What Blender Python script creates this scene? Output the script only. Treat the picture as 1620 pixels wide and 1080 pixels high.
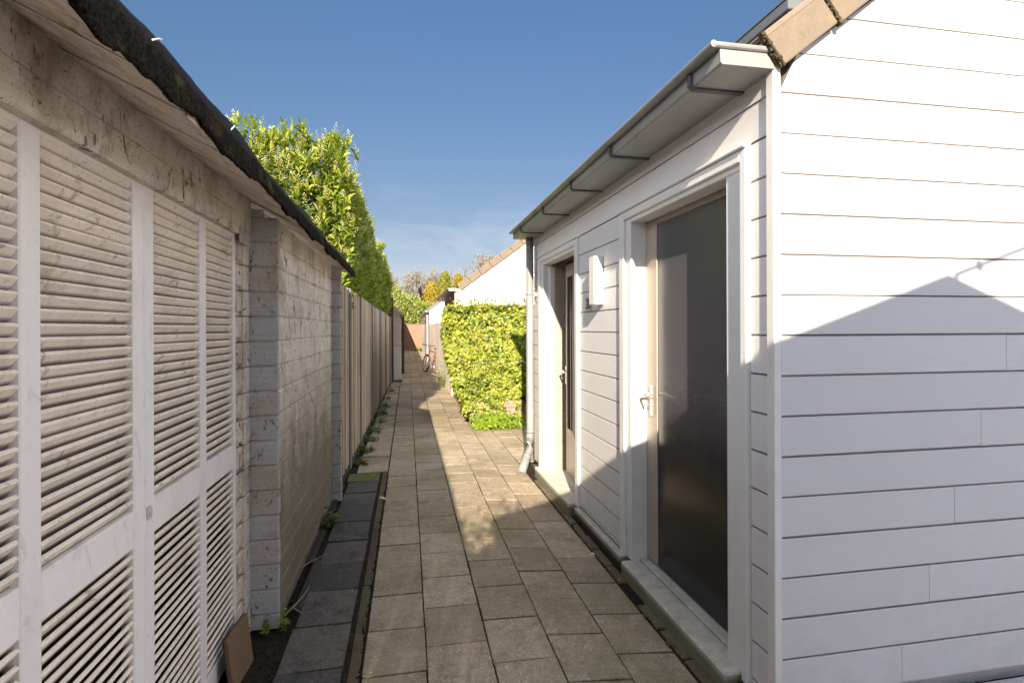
import bpy, math, random
from mathutils import Vector, Matrix, noise

S = bpy.context.scene
for o in list(bpy.data.objects):
    bpy.data.objects.remove(o)
rad = math.radians

# ------------------------------------------------------------------ camera
CAM_F = 867.0 / 1620.0 * 36.0
cam_d = bpy.data.cameras.new('camera')
cam_d.lens = CAM_F
cam_d.sensor_width = 36.0
cam_d.sensor_fit = 'HORIZONTAL'
cam_d.shift_y = -21.0 / 1620.0
cam_d.clip_start = 0.02
cam_d.clip_end = 2000
cam = bpy.data.objects.new('camera', cam_d)
S.collection.objects.link(cam)
YAW = math.atan(165.0 / 867.0)
cam.matrix_world = (Matrix.Translation((0, 0, 1.52)) @ Matrix.Rotation(-YAW, 4, 'Z')
                    @ Matrix.Rotation(rad(90), 4, 'X') @ Matrix.Rotation(-0.0035, 4, 'Z'))
S.camera = cam

# ------------------------------------------------------------------ world and sun
SUN_T = Vector((0.25, 1.336, -0.58)).normalized()      # the way the sunlight travels
SUN_EL = math.asin(-SUN_T.z)
SUN_AZ = math.atan2(-SUN_T.x, -SUN_T.y)                # clockwise from +Y
W = bpy.data.worlds.new("World")
S.world = W
W.use_nodes = True
wn = W.node_tree.nodes
wl = W.node_tree.links
wn.clear()
sky = wn.new('ShaderNodeTexSky')
sky.sky_type = 'NISHITA'
sky.sun_disc = False
sky.sun_elevation = SUN_EL
sky.sun_rotation = SUN_AZ
sky.air_density = 0.75
sky.dust_density = 0.35
sky.ozone_density = 2.0
sky.altitude = 0
wtc = wn.new('ShaderNodeTexCoord')
wmap = wn.new('ShaderNodeMapping'); wmap.inputs['Scale'].default_value = (1.2, 1.2, 3.5)
wmap.inputs['Rotation'].default_value = (0.1, 0.25, 0.4)
wno = wn.new('ShaderNodeTexNoise'); wno.inputs['Scale'].default_value = 2.6
wno.inputs['Detail'].default_value = 9; wno.inputs['Roughness'].default_value = 0.58
wno.inputs['Distortion'].default_value = 0.6
wrm = wn.new('ShaderNodeValToRGB')
wrm.color_ramp.elements[0].position = 0.50; wrm.color_ramp.elements[0].color = (0, 0, 0, 1)
wrm.color_ramp.elements[1].position = 0.95; wrm.color_ramp.elements[1].color = (0.45, 0.45, 0.45, 1)
wmx = wn.new('ShaderNodeMixRGB'); wmx.blend_type = 'MIX'
wmx.inputs['Color2'].default_value = (13.5, 13.0, 13.1, 1)
wbg = wn.new('ShaderNodeBackground'); wbg.inputs['Strength'].default_value = 0.102
wout = wn.new('ShaderNodeOutputWorld')
wl.new(wtc.outputs['Generated'], wmap.inputs['Vector'])
wl.new(wmap.outputs['Vector'], wno.inputs['Vector'])
wl.new(wno.outputs['Fac'], wrm.inputs['Fac'])
# unseen bright cloud added overhead and to both sides for fill light; thin wisps ahead
wsx = wn.new('ShaderNodeSeparateXYZ'); wl.new(wtc.outputs['Generated'], wsx.inputs[0])
wbr = wn.new('ShaderNodeMapRange'); wbr.interpolation_type = 'SMOOTHSTEP'
wbr.inputs['From Min'].default_value = 0.62; wbr.inputs['From Max'].default_value = 0.92
wbr.inputs['To Min'].default_value = 0.0; wbr.inputs['To Max'].default_value = 1.0
wab = wn.new('ShaderNodeMath'); wab.operation = 'ABSOLUTE'; wl.new(wsx.outputs['X'], wab.inputs[0])
wzm = wn.new('ShaderNodeMath'); wzm.operation = 'MAXIMUM'; wl.new(wab.outputs[0], wzm.inputs[0]); wzs = wn.new('ShaderNodeMath'); wzs.operation = 'MULTIPLY'; wzs.inputs[1].default_value = 0.83; wl.new(wsx.outputs['Z'], wzs.inputs[0]); wl.new(wzs.outputs[0], wzm.inputs[1])
wl.new(wzm.outputs[0], wbr.inputs['Value'])
wr2 = wn.new('ShaderNodeValToRGB'); wr2.color_ramp.elements[0].position = 0.36; wr2.color_ramp.elements[0].color = (0, 0, 0, 1)
wr2.color_ramp.elements[1].position = 0.55; wr2.color_ramp.elements[1].color = (1, 1, 1, 1)
wl.new(wno.outputs['Fac'], wr2.inputs['Fac'])
wmu = wn.new('ShaderNodeMath'); wmu.operation = 'MULTIPLY'; wl.new(wbr.outputs[0], wmu.inputs[0]); wl.new(wr2.outputs['Color'], wmu.inputs[1])
wmax = wn.new('ShaderNodeMath'); wmax.operation = 'MAXIMUM'; wl.new(wmu.outputs[0], wmax.inputs[0])
wlo = wn.new('ShaderNodeMapRange'); wlo.interpolation_type = 'SMOOTHSTEP'      # wisps only low over the horizon
wlo.inputs['From Min'].default_value = 0.30; wlo.inputs['From Max'].default_value = 0.12; wlo.inputs['To Max'].default_value = 0.32
wl.new(wsx.outputs['Z'], wlo.inputs['Value'])
wlm = wn.new('ShaderNodeMath'); wlm.operation = 'MULTIPLY'; wl.new(wlo.outputs[0], wlm.inputs[0]); wl.new(wrm.outputs['Color'], wlm.inputs[1]); wl.new(wlm.outputs[0], wmax.inputs[1])
wl.new(wmax.outputs[0], wmx.inputs['Fac'])

# clear dry air: tone the sky model from horizon to zenith
wgr = wn.new('ShaderNodeValToRGB'); e_ = wgr.color_ramp.elements
e_[0].position = 0.0; e_[0].color = (0.52, 0.36, 0.31, 1); e_[1].position = 0.55; e_[1].color = (0.46, 0.58, 0.61, 1)
e2_ = e_.new(0.16); e2_.color = (0.45, 0.365, 0.32, 1)
wml = wn.new('ShaderNodeMixRGB'); wml.blend_type = 'MULTIPLY'; wml.inputs['Fac'].default_value = 1.0
wl.new(wsx.outputs['Z'], wgr.inputs['Fac']); wl.new(sky.outputs['Color'], wml.inputs['Color1']); wl.new(wgr.outputs['Color'], wml.inputs['Color2'])
wl.new(wml.outputs['Color'], wmx.inputs['Color1'])
wl.new(wmx.outputs['Color'], wbg.inputs['Color'])
wl.new(wbg.outputs['Background'], wout.inputs['Surface'])

sun_d = bpy.data.lights.new('sun', 'SUN')
sun_d.energy = 5.0
sun_d.angle = rad(0.5)
sun_d.color = (1.0, 0.85, 0.66)
sun = bpy.data.objects.new('sun', sun_d)
S.collection.objects.link(sun)
sun.rotation_euler = SUN_T.to_track_quat('-Z', 'Y').to_euler()

S.view_settings.view_transform = 'Standard'
S.view_settings.look = 'None'
S.view_settings.gamma = 1
S.view_settings.exposure = 1.43
S.cycles.max_bounces = 8
S.cycles.diffuse_bounces = 5

# ------------------------------------------------------------------ helpers
class MB:
    def __init__(s): s.v = []; s.f = []
    def face(s, pts):
        n = len(s.v); s.v += [tuple(p) for p in pts]; s.f.append(tuple(range(n, n + len(pts))))
    def add(s, verts, faces):
        n = len(s.v); s.v += [tuple(p) for p in verts]
        s.f += [tuple(i + n for i in f) for f in faces]
    def box(s, a, b, bev=0.0, M=None):
        x0, y0, z0 = a; x1, y1, z1 = b
        if bev <= 0:
            v = [(x, y, z) for z in (z0, z1) for y in (y0, y1) for x in (x0, x1)]
            f = [(0, 2, 3, 1), (4, 5, 7, 6), (0, 1, 5, 4), (2, 6, 7, 3), (0, 4, 6, 2), (1, 3, 7, 5)]
        else:
            e = min(bev, (x1-x0)/2.01, (y1-y0)/2.01, (z1-z0)/2.01)
            v = []; idx = {}
            for ix in (0, 1):
                for iy in (0, 1):
                    for iz in (0, 1):
                        X = (x0, x1)[ix]; Y = (y0, y1)[iy]; Z = (z0, z1)[iz]
                        sx, sy, sz = (e if ix == 0 else -e), (e if iy == 0 else -e), (e if iz == 0 else -e)
                        idx[ix, iy, iz, 0] = len(v); v.append((X, Y+sy, Z+sz))
                        idx[ix, iy, iz, 1] = len(v); v.append((X+sx, Y, Z+sz))
                        idx[ix, iy, iz, 2] = len(v); v.append((X+sx, Y+sy, Z))
            f = []
            for ix in (0, 1):
                q = [idx[ix, a_, b_, 0] for a_, b_ in ((0, 0), (1, 0), (1, 1), (0, 1))]
                f.append(tuple(q if ix else q[::-1]))
                q = [idx[a_, ix, b_, 1] for a_, b_ in ((0, 0), (0, 1), (1, 1), (1, 0))]
                f.append(tuple(q if ix else q[::-1]))
                q = [idx[a_, b_, ix, 2] for a_, b_ in ((0, 0), (1, 0), (1, 1), (0, 1))]
                f.append(tuple(q if ix else q[::-1]))
            for i in (0, 1):
                for j in (0, 1):
                    f.append((idx[0, i, j, 1], idx[1, i, j, 1], idx[1, i, j, 2], idx[0, i, j, 2]))
                    f.append((idx[i, 0, j, 0], idx[i, 1, j, 0], idx[i, 1, j, 2], idx[i, 0, j, 2]))
                    f.append((idx[i, j, 0, 0], idx[i, j, 1, 0], idx[i, j, 1, 1], idx[i, j, 0, 1]))
            for k in idx:
                if k[3] == 0: f.append((idx[k[:3]+(0,)], idx[k[:3]+(1,)], idx[k[:3]+(2,)]))
        if M is not None: v = [tuple(M @ Vector(p)) for p in v]
        s.add(v, f)
    def tube(s, pts, r, n=8, cap=True):
        pts = [Vector(p) for p in pts]
        rs = r if isinstance(r, (list, tuple)) else [r] * len(pts)
        rings = []
        for i, p in enumerate(pts):
            d = (pts[min(i+1, len(pts)-1)] - pts[max(i-1, 0)])
            if d.length < 1e-9: d = Vector((0, 0, 1))
            d.normalize()
            up = Vector((0, 0, 1)) if abs(d.z) < 0.95 else Vector((0, 1, 0))
            u = d.cross(up).normalized(); w = u.cross(d)
            rings.append([p + (u*math.cos(2*math.pi*k/n) + w*math.sin(2*math.pi*k/n))*rs[i] for k in range(n)])
        n0 = len(s.v)
        for rg in rings: s.v += [tuple(p) for p in rg]
        for i in range(len(pts)-1):
            for k in range(n):
                a = n0+i*n+k; b = n0+i*n+(k+1) % n
                s.f.append((a, b, b+n, a+n))
        if cap:
            s.f.append(tuple(n0+k for k in range(n))[::-1])
            s.f.append(tuple(n0+(len(pts)-1)*n+k for k in range(n)))
    def torus(s, c, R_, r, axis, N=40, n=8):
        ax = Vector(axis).normalized()
        u = ax.cross(Vector((0, 0, 1)) if abs(ax.z) < .9 else Vector((1, 0, 0))).normalized(); w = ax.cross(u)
        n0 = len(s.v)
        for i in range(N):
            a = 2*math.pi*i/N; d = u*math.cos(a)+w*math.sin(a)
            for k in range(n):
                b = 2*math.pi*k/n
                s.v.append(tuple(Vector(c)+d*(R_+r*math.cos(b))+ax*r*math.sin(b)))
        for i in range(N):
            for k in range(n):
                s.f.append((n0+i*n+k, n0+((i+1) % N)*n+k, n0+((i+1) % N)*n+(k+1) % n, n0+i*n+(k+1) % n))
    def prism(s, prof, a, b, cap=True):
        """closed profile: list of points fn(t)->3D for t in (a,b); prof = list of (p,q); a,b callables"""
        n = len(prof); n0 = len(s.v)
        s.v += [tuple(a(p)) for p in prof]; s.v += [tuple(b(p)) for p in prof]
        for k in range(n):
            s.f.append((n0+k, n0+(k+1) % n, n0+n+(k+1) % n, n0+n+k))
        if cap:
            s.f.append(tuple(range(n0, n0+n))[::-1]); s.f.append(tuple(range(n0+n, n0+2*n)))
    def build(s, name, mat, parent=None, smooth=False, recalc=True):
        me = bpy.data.meshes.new(name)
        me.from_pydata(s.v, [], s.f)
        if recalc:
            import bmesh
            bm = bmesh.new(); bm.from_mesh(me)
            bmesh.ops.recalc_face_normals(bm, faces=bm.faces)
            bm.to_mesh(me); bm.free()
        if smooth:
            for p in me.polygons: p.use_smooth = True
        me.materials.append(mat)
        o = bpy.data.objects.new(name, me)
        S.collection.objects.link(o)
        if parent is not None: setpar(o, parent)
        return o

def setpar(o, p):
    # parts are built in world coordinates; keep them there under a moved parent
    o.parent = p
    m = Matrix.Identity(4); q = p
    while q is not None:
        m = Matrix.LocRotScale(q.location, q.rotation_euler, q.scale) @ (m)
        if q.parent is not None: m = q.matrix_parent_inverse @ m if False else m
        q = q.parent
    o.location = -Vector(m.translation)

def tag(o, label=None, cat=None, group=None, kind=None):
    if label: o['label'] = label
    if cat: o['category'] = cat
    if group: o['group'] = group
    if kind: o['kind'] = kind
    return o

def thing(name, loc, label, cat, group=None):
    o = bpy.data.objects.new(name, None)
    o.empty_display_size = 0.1
    S.collection.objects.link(o); o.location = loc
    return tag(o, label, cat, group)

def copy_tree(o, parent=None):
    c = o.copy(); S.collection.objects.link(c)
    if parent is not None: c.parent = parent
    for ch in [k for k in bpy.data.objects if k.parent == o]: copy_tree(ch, c)
    return c

def fbm(x, y=0.0, z=0.0, o=4):
    return noise.fractal(Vector((x, y, z)), 1.0, 2.0, o)

# ------------------------------------------------------------------ materials
class Mat:
    def __init__(s, name, rough=0.6, metal=0.0, spec=0.5):
        s.m = bpy.data.materials.new(name); s.m.use_nodes = True
        s.n = s.m.node_tree.nodes; s.l = s.m.node_tree.links
        s.b = s.n['Principled BSDF']
        s.b.inputs['Roughness'].default_value = rough
        s.b.inputs['Metallic'].default_value = metal
        s.b.inputs['Specular IOR Level'].default_value = spec
        s.tc = None
    def vec(s, scale=(1, 1, 1), rot=(0, 0, 0)):
        if s.tc is None: s.tc = s.n.new('ShaderNodeTexCoord')
        g = s.n.new('ShaderNodeNewGeometry') if not hasattr(s, 'geo') else s.geo
        s.geo = g
        mp = s.n.new('ShaderNodeMapping'); mp.inputs['Scale'].default_value = scale
        mp.inputs['Rotation'].default_value = rot
        s.l.new(s.tc.outputs['Object'], mp.inputs['Vector'])
        return mp.outputs['Vector']
    def noise(s, scale, detail=4, rough=0.55, vs=(1, 1, 1), rot=(0, 0, 0), dist=0.0):
        n = s.n.new('ShaderNodeTexNoise')
        n.inputs['Scale'].default_value = scale; n.inputs['Detail'].default_value = detail
        n.inputs['Roughness'].default_value = rough; n.inputs['Distortion'].default_value = dist
        s.l.new(s.vec(vs, rot), n.inputs['Vector'])
        return n.outputs['Fac']
    def ramp(s, fac, stops):
        r = s.n.new('ShaderNodeValToRGB'); e = r.color_ramp.elements
        while len(e) < len(stops): e.new(0.5)
        for i, (p, c) in enumerate(stops):
            e[i].position = p
            e[i].color = (c, c, c, 1) if not isinstance(c, (tuple, list)) else (c[0], c[1], c[2], 1)
        s.l.new(fac, r.inputs['Fac']); return r.outputs['Color']
    def mix(s, fac, a, b, mode='MIX'):
        m = s.n.new('ShaderNodeMixRGB'); m.blend_type = mode
        for k, x in (('Fac', fac), ('Color1', a), ('Color2', b)):
            if isinstance(x, (int, float)): m.inputs[k].default_value = x if k == 'Fac' else (x, x, x, 1)
            elif isinstance(x, (tuple, list)): m.inputs[k].default_value = (x[0], x[1], x[2], 1)
            else: s.l.new(x, m.inputs[k])
        return m.outputs['Color']
    def math(s, op, a, b=0.0):
        m = s.n.new('ShaderNodeMath'); m.operation = op
        for i, x in enumerate((a, b)):
            if isinstance(x, (int, float)): m.inputs[i].default_value = x
            else: s.l.new(x, m.inputs[i])
        return m.outputs[0]
    def island(s):
        g = s.n.new('ShaderNodeNewGeometry'); return g.outputs['Random Per Island']
    def sep(s, axis):
        if s.tc is None: s.tc = s.n.new('ShaderNodeTexCoord')
        q = s.n.new('ShaderNodeSeparateXYZ'); s.l.new(s.tc.outputs['Object'], q.inputs[0]); return q.outputs[axis]
    def col(s, c):
        if isinstance(c, (tuple, list)): s.b.inputs['Base Color'].default_value = (c[0], c[1], c[2], 1)
        else: s.l.new(c, s.b.inputs['Base Color'])
        return s
    def rough(s, c): s.l.new(c, s.b.inputs['Roughness']); return s
    def bump(s, h, strength=0.3, dist=0.01):
        b = s.n.new('ShaderNodeBump'); b.inputs['Strength'].default_value = strength
        b.inputs['Distance'].default_value = dist
        s.l.new(h, b.inputs['Height'])
        prev = s.b.inputs['Normal'].links
        if prev: s.l.new(prev[0].from_socket, b.inputs['Normal'])
        s.l.new(b.outputs['Normal'], s.b.inputs['Normal']); return s

M = {}
# smooth white plank cladding, fine horizontal grain
def m_siding(name, along):
    a = Mat(name, 0.5, 0, 0.35)
    vs = (1.2, 40, 70) if along == 'X' else (40, 1.2, 70)
    g = a.noise(4.5, 5, 0.6, vs, dist=0.25)
    d = a.noise(2.1, 6, 0.6)
    sp = a.noise(150, 2, 0.5)
    c = a.mix(a.math('MULTIPLY', a.island(), 0.75), (0.74, 0.735, 0.76) if along == 'X' else (0.80, 0.79, 0.80), (0.69, 0.69, 0.72) if along == 'X' else (0.76, 0.755, 0.77))
    c = a.mix(a.ramp(d, [(0.48, 0.0), (0.78, 0.28)]), c, (0.66, 0.64, 0.60))
    c = a.mix(a.ramp(g, [(0.46, 0.0), (0.62, 0.13)]), c, (0.55, 0.54, 0.53))
    low = a.ramp(a.sep('Z'), [(0.0, 0.6), (0.75, 0.0)])
    c = a.mix(a.math('MULTIPLY', low, a.ramp(a.noise(9, 6, 0.7), [(0.4, 0.0), (0.7, 0.8)])), c, (0.55, 0.52, 0.45))
    c = a.mix(a.ramp(sp, [(0.73, 0.0), (0.76, 0.6)]), c, (0.4, 0.38, 0.36))
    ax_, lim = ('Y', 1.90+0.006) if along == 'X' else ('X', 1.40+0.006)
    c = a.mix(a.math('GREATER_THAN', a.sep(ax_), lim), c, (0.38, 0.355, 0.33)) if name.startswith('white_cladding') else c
    a.col(c).bump(g, 0.55, 0.0022)
    return a.m
M['siding_x'] = m_siding('white_cladding_gable', 'X')
M['siding_y'] = m_siding('white_cladding_side', 'Y')
M['siding_far'] = m_siding('far_cladding', 'X')
a = Mat('white_trim', 0.38, 0, 0.45)
c = a.mix(a.ramp(a.noise(7, 6), [(0.45, 0.0), (0.8, 0.35)]), (0.82, 0.82, 0.81), (0.66, 0.63, 0.57))
c = a.mix(a.ramp(a.noise(60, 3), [(0.68, 0.0), (0.74, 0.5)]), c, (0.5, 0.46, 0.40))
a.col(c).bump(a.noise(25, 3), 0.1, 0.003); M['trim'] = a.m
# old flaking white paint of the shed on the left
def m_oldpaint(name, along='Y', dirt=1.0, base=(0.88, 0.80, 0.71), grime=(0.48, 0.395, 0.305)):
    a = Mat(name, 0.7, 0, 0.25)
    vs = (30, 1.6, 60) if along == 'Y' else ((30, 60, 1.6) if along == 'Z' else (1.6, 30, 60))
    g = a.noise(2.2, 6, 0.65, vs, dist=0.5)
    c = a.mix(a.ramp(g, [(0.38, 0.0), (0.70, 0.55*dirt)]), base, tuple(k*0.68 for k in base))
    c = a.mix(a.math('MULTIPLY', a.island(), 0.35), c, tuple(k*0.80 for k in base))
    big = a.noise(2.7, 8, 0.68, (1, 1.3, 1))
    c = a.mix(a.ramp(big, [(0.49, 0.0), (0.66, 0.75*dirt)]), c, grime)
    fl = a.noise(16, 7, 0.72, (1, 0.7, 0.45), dist=1.2)
    c = a.mix(a.ramp(fl, [(0.585, 0.0), (0.635, 0.85*dirt)]), c, (0.13, 0.10, 0.075))
    st_ = a.noise(6.5, 9, 0.78, (1, 1.1, 0.8), (0.3, 0.2, 0.1), dist=0.0)
    c = a.mix(a.ramp(st_, [(0.53, 0.0), (0.64, 0.6*dirt)]), c, tuple(k*0.8 for k in grime))
    sp = a.noise(95, 3, 0.6)
    c = a.mix(a.ramp(sp, [(0.62, 0.0), (0.68, 0.7*dirt)]), c, (0.16, 0.13, 0.10))
    a.col(c).bump(g, 0.35, 0.004).bump(fl, 0.35, 0.003)
    return a.m
M['old_y'] = m_oldpaint('flaking_white_paint_boards', 'Y', 1.35, (0.80, 0.72, 0.62), (0.36, 0.29, 0.215))
M['old_x'] = m_oldpaint('flaking_white_paint_log_ends', 'X', 1.3, (0.56, 0.55, 0.54))
M['old_stile'] = m_oldpaint('old_white_paint_shutter_frame', 'Z', 0.18, (0.87, 0.83, 0.81))
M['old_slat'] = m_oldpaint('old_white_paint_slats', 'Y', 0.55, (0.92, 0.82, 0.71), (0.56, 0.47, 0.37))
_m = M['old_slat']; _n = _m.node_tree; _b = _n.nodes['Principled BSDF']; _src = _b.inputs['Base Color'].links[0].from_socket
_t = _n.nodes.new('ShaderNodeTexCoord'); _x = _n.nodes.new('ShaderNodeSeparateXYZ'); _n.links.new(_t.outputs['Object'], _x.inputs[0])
_r = _n.nodes.new('ShaderNodeMapRange'); _r.inputs['From Min'].default_value = -0.8020; _r.inputs['From Max'].default_value = -0.8090   # crevice shade painted into the colour deep between the slats
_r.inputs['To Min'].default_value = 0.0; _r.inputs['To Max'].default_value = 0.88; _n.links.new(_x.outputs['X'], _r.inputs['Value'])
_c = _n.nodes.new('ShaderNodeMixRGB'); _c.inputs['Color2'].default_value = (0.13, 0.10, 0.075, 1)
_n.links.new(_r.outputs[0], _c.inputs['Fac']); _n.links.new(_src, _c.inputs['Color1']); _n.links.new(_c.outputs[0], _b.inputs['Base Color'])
M['old_soffit'] = m_oldpaint('old_paint_roof_boards', 'Y', 1.0, (0.78, 0.69, 0.60), (0.38, 0.30, 0.22))
a = m_oldpaint('log_wall_paint', 'Y', 1.25, (0.90, 0.83, 0.745), (0.44, 0.36, 0.28))
nt = a.node_tree; bs = nt.nodes['Principled BSDF']
src = bs.inputs['Base Color'].links[0].from_socket
tcn = nt.nodes.new('ShaderNodeTexCoord'); sx = nt.nodes.new('ShaderNodeSeparateXYZ')
nt.links.new(tcn.outputs['Object'], sx.inputs[0])
nn = nt.nodes.new('ShaderNodeTexNoise'); nn.inputs['Scale'].default_value = 3.5; nn.inputs['Detail'].default_value = 9; nn.inputs['Roughness'].default_value = .72
nt.links.new(tcn.outputs['Object'], nn.inputs['Vector'])
ad = nt.nodes.new('ShaderNodeMath'); ad.operation = 'MULTIPLY_ADD'; ad.inputs[1].default_value = -1.15
nt.links.new(nn.outputs['Fac'], ad.inputs[0]); nt.links.new(sx.outputs['Z'], ad.inputs[2])
rp = nt.nodes.new('ShaderNodeValToRGB'); rp.color_ramp.elements[0].position = 0.0; rp.color_ramp.elements[0].color = (.85, .85, .85, 1)
rp.color_ramp.elements[1].position = 0.75; rp.color_ramp.elements[1].color = (0, 0, 0, 1)
nt.links.new(ad.outputs[0], rp.inputs[0])
mx = nt.nodes.new('ShaderNodeMixRGB'); mx.inputs['Color2'].default_value = (0.15, 0.13, 0.09, 1)
nt.links.new(rp.outputs[0], mx.inputs['Fac']); nt.links.new(src, mx.inputs['Color1']); nt.links.new(mx.outputs[0], bs.inputs['Base Color'])
M['old_log'] = a
a = Mat('roofing_felt', 1.0, 0, 0.08)
c = a.mix(a.ramp(a.noise(120, 4, 0.7), [(0.4, 0.0), (0.7, 1.0)]), (0.006, 0.005, 0.004), (0.048, 0.039, 0.031))
c = a.mix(a.ramp(a.noise(5, 7, 0.7, (1, 1, 1.5)), [(0.56, 0.0), (0.66, 0.85)]), c, (0.10, 0.088, 0.03))
a.col(c).bump(a.noise(160, 4, 0.7), 1.0, 0.006).bump(a.noise(28, 5, 0.6), 0.8, 0.012); M['felt'] = a.m
a = Mat('felt_top_layer', 0.7, 0, 0.15)
a.col(a.mix(a.noise(60, 4), (0.014, 0.014, 0.017), (0.032, 0.032, 0.036))).bump(a.noise(90, 3), 0.4, 0.003); M['felt_top'] = a.m
a = Mat('dark_interior', 0.9); a.col((0.07, 0.058, 0.046)); M['dark'] = a.m
a = Mat('zinc', 0.5, 0.35, 0.4)
z = a.noise(3.5, 7, 0.65, (1, 0.6, 1)); z2 = a.noise(40, 4, 0.6)
c = a.mix(a.ramp(z, [(0.35, 0.0), (0.7, 1.0)]), (0.26, 0.27, 0.27), (0.38, 0.38, 0.365))
c = a.mix(a.ramp(z2, [(0.62, 0.0), (0.72, 0.5)]), c, (0.50, 0.50, 0.47))
a.col(c).rough(a.ramp(z, [(0.3, 0.36), (0.7, 0.58)])).bump(z2, 0.1, 0.002); M['zinc'] = a.m
a = Mat('bracket_steel', 0.55, 0.3); a.col((0.11, 0.115, 0.12)); M['bracket'] = a.m
a = Mat('lead_grey_paint', 0.5); a.col(a.mix(a.noise(5, 4), (0.10, 0.115, 0.13), (0.15, 0.165, 0.18))); M['grey_fascia'] = a.m
a = Mat('concrete_roof_tile', 0.85, 0, 0.3)
t = a.noise(6, 7, 0.65); t2 = a.noise(120, 4, 0.75)
c = a.mix(a.ramp(t, [(0.35, 0.0), (0.65, 1.0)]), (0.155, 0.13, 0.108), (0.19, 0.15, 0.10))
c = a.mix(a.math('MULTIPLY', a.island(), 0.4), c, (0.32, 0.26, 0.23))
c = a.mix(a.ramp(t2, [(0.5, 0.0), (0.7, 0.7)]), c, (0.13, 0.105, 0.085))
c = a.mix(a.ramp(a.noise(9, 6, 0.7), [(0.6, 0.0), (0.7, 0.6)]), c, (0.14, 0.12, 0.08))
a.col(c).bump(t2, 0.5, 0.003); M['tile'] = a.m
a = Mat('broken_tile_edge', 0.95, 0, 0.2)
t2 = a.noise(110, 5, 0.8)
a.col(a.ramp(t2, [(0.42, (0.02, 0.018, 0.012)), (0.56, (0.14, 0.115, 0.07)), (0.75, (0.42, 0.36, 0.27))])).bump(t2, 1.0, 0.012); M['tile_edge'] = a.m
# paving
def m_paving(name, c0, c1, moss=0.5, wet=0.0):
    a = Mat(name, 0.85, 0, 0.3)
    g = a.noise(190, 4, 0.8); g2 = a.noise(75, 3, 0.7); b = a.noise(1.4, 6, 0.65); b2 = a.noise(9, 6, 0.7)
    c = a.mix(a.island(), c0, c1)
    c = a.mix(a.ramp(b2, [(0.4, 0.0), (0.7, 0.45)]), c, tuple(k*0.66 for k in c0))
    c = a.mix(a.ramp(g, [(0.40, 0.85), (0.51, 0.0)]), c, tuple(k*0.36 for k in c0))
    c = a.mix(a.ramp(g2, [(0.60, 0.0), (0.67, 0.6)]), c, tuple(min(1, k*1.8) for k in c1))
    c = a.mix(a.ramp(a.noise(22, 7, 0.75), [(0.50, 0.0), (0.66, 0.55)]), c, tuple(k*0.5 for k in c0))
    g3 = a.noise(30, 3, 0.6)
    c = a.mix(a.ramp(g3, [(0.75, 0.0), (0.78, 0.35)]), c, (0.5, 0.48, 0.43))
    c = a.mix(a.math('MULTIPLY', a.ramp(b, [(0.45, 0.0), (0.68, 1.0)]), moss), c, (0.125, 0.12, 0.04))
    c = a.mix(a.ramp(a.noise(3.2, 9, 0.78), [(0.53, 0.0), (0.66, 0.6)]), c, tuple(k*0.38 for k in c0))
    a.col(c).bump(g, 0.75, 0.0035).bump(b2, 0.3, 0.005)
    return a.m
M['paving'] = m_paving('concrete_paving', (0.36, 0.295, 0.215), (0.53, 0.44, 0.325), 0.55)
M['paving_dark'] = m_paving('dark_paving', (0.075, 0.072, 0.072), (0.17, 0.155, 0.14), 0.15)
M['paving_moss'] = m_paving('mossy_paving', (0.15, 0.15, 0.05), (0.20, 0.20, 0.06), 1.0)
M['brickrow'] = m_paving('edging_bricks', (0.15, 0.125, 0.09), (0.22, 0.18, 0.125), 0.6)
M['kerb'] = m_paving('kerb_concrete', (0.09, 0.068, 0.045), (0.13, 0.10, 0.07), 0.35)
M['pale_paving'] = m_paving('pale_paving', (0.58, 0.58, 0.60), (0.66, 0.66, 0.68), 0.0)
a = Mat('sill_stone', 0.85, 0, 0.3)
c = a.mix(a.ramp(a.noise(14, 7, 0.7), [(0.35, 0.0), (0.7, 1.0)]), (0.66, 0.63, 0.56), (0.44, 0.41, 0.34))
c = a.mix(a.ramp(a.noise(130, 4, 0.7), [(0.58, 0.0), (0.70, 0.5)]), c, (0.25, 0.23, 0.18))
c = a.mix(a.ramp(a.sep('Z'), [(0.0, 0.85), (0.034, 0.0)]), c, (0.16, 0.155, 0.085))
a.col(c).bump(a.noise(60, 5), 0.4, 0.004); M['sill'] = a.m
a = Mat('soil', 0.95, 0, 0.2)
g = a.noise(60, 6, 0.75)
a.col(a.ramp(g, [(0.35, (0.014, 0.012, 0.009)), (0.55, (0.036, 0.029, 0.021)), (0.72, (0.08, 0.066, 0.046))])).bump(g, 1.0, 0.02); M['soil'] = a.m
a = Mat('ground', 0.95, 0, 0.2)
a.col(a.mix(a.noise(0.7, 6), (0.09, 0.075, 0.05), (0.10, 0.12, 0.04))); M['ground'] = a.m
def m_wood(name, c0, c1, along='Z', sc=1.0):
    a = Mat(name, 0.8, 0, 0.25)
    vs = (28, 28, 1.2) if along == 'Z' else ((1.2, 28, 28) if along == 'X' else (28, 1.2, 28))
    g = a.noise(1.6*sc, 6, 0.65, vs, dist=0.8)
    c = a.mix(a.ramp(g, [(0.35, 0.0), (0.68, 1.0)]), c0, c1)
    c = a.mix(a.math('MULTIPLY', a.island(), 0.85), c, tuple(k*0.52 for k in c0))
    c = a.mix(a.ramp(a.noise(1.5, 6, 0.7), [(0.52, 0.0), (0.72, 0.5)]), c, tuple(k*0.5 for k in c1))
    a.col(c).bump(g, 0.5, 0.003)
    return a.m
M['fence'] = m_wood('fence_wood', (0.66, 0.535, 0.40), (0.44, 0.355, 0.265))
M['fence_grey'] = m_wood('grey_post_wood', (0.27, 0.27, 0.275), (0.20, 0.20, 0.205))
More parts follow.
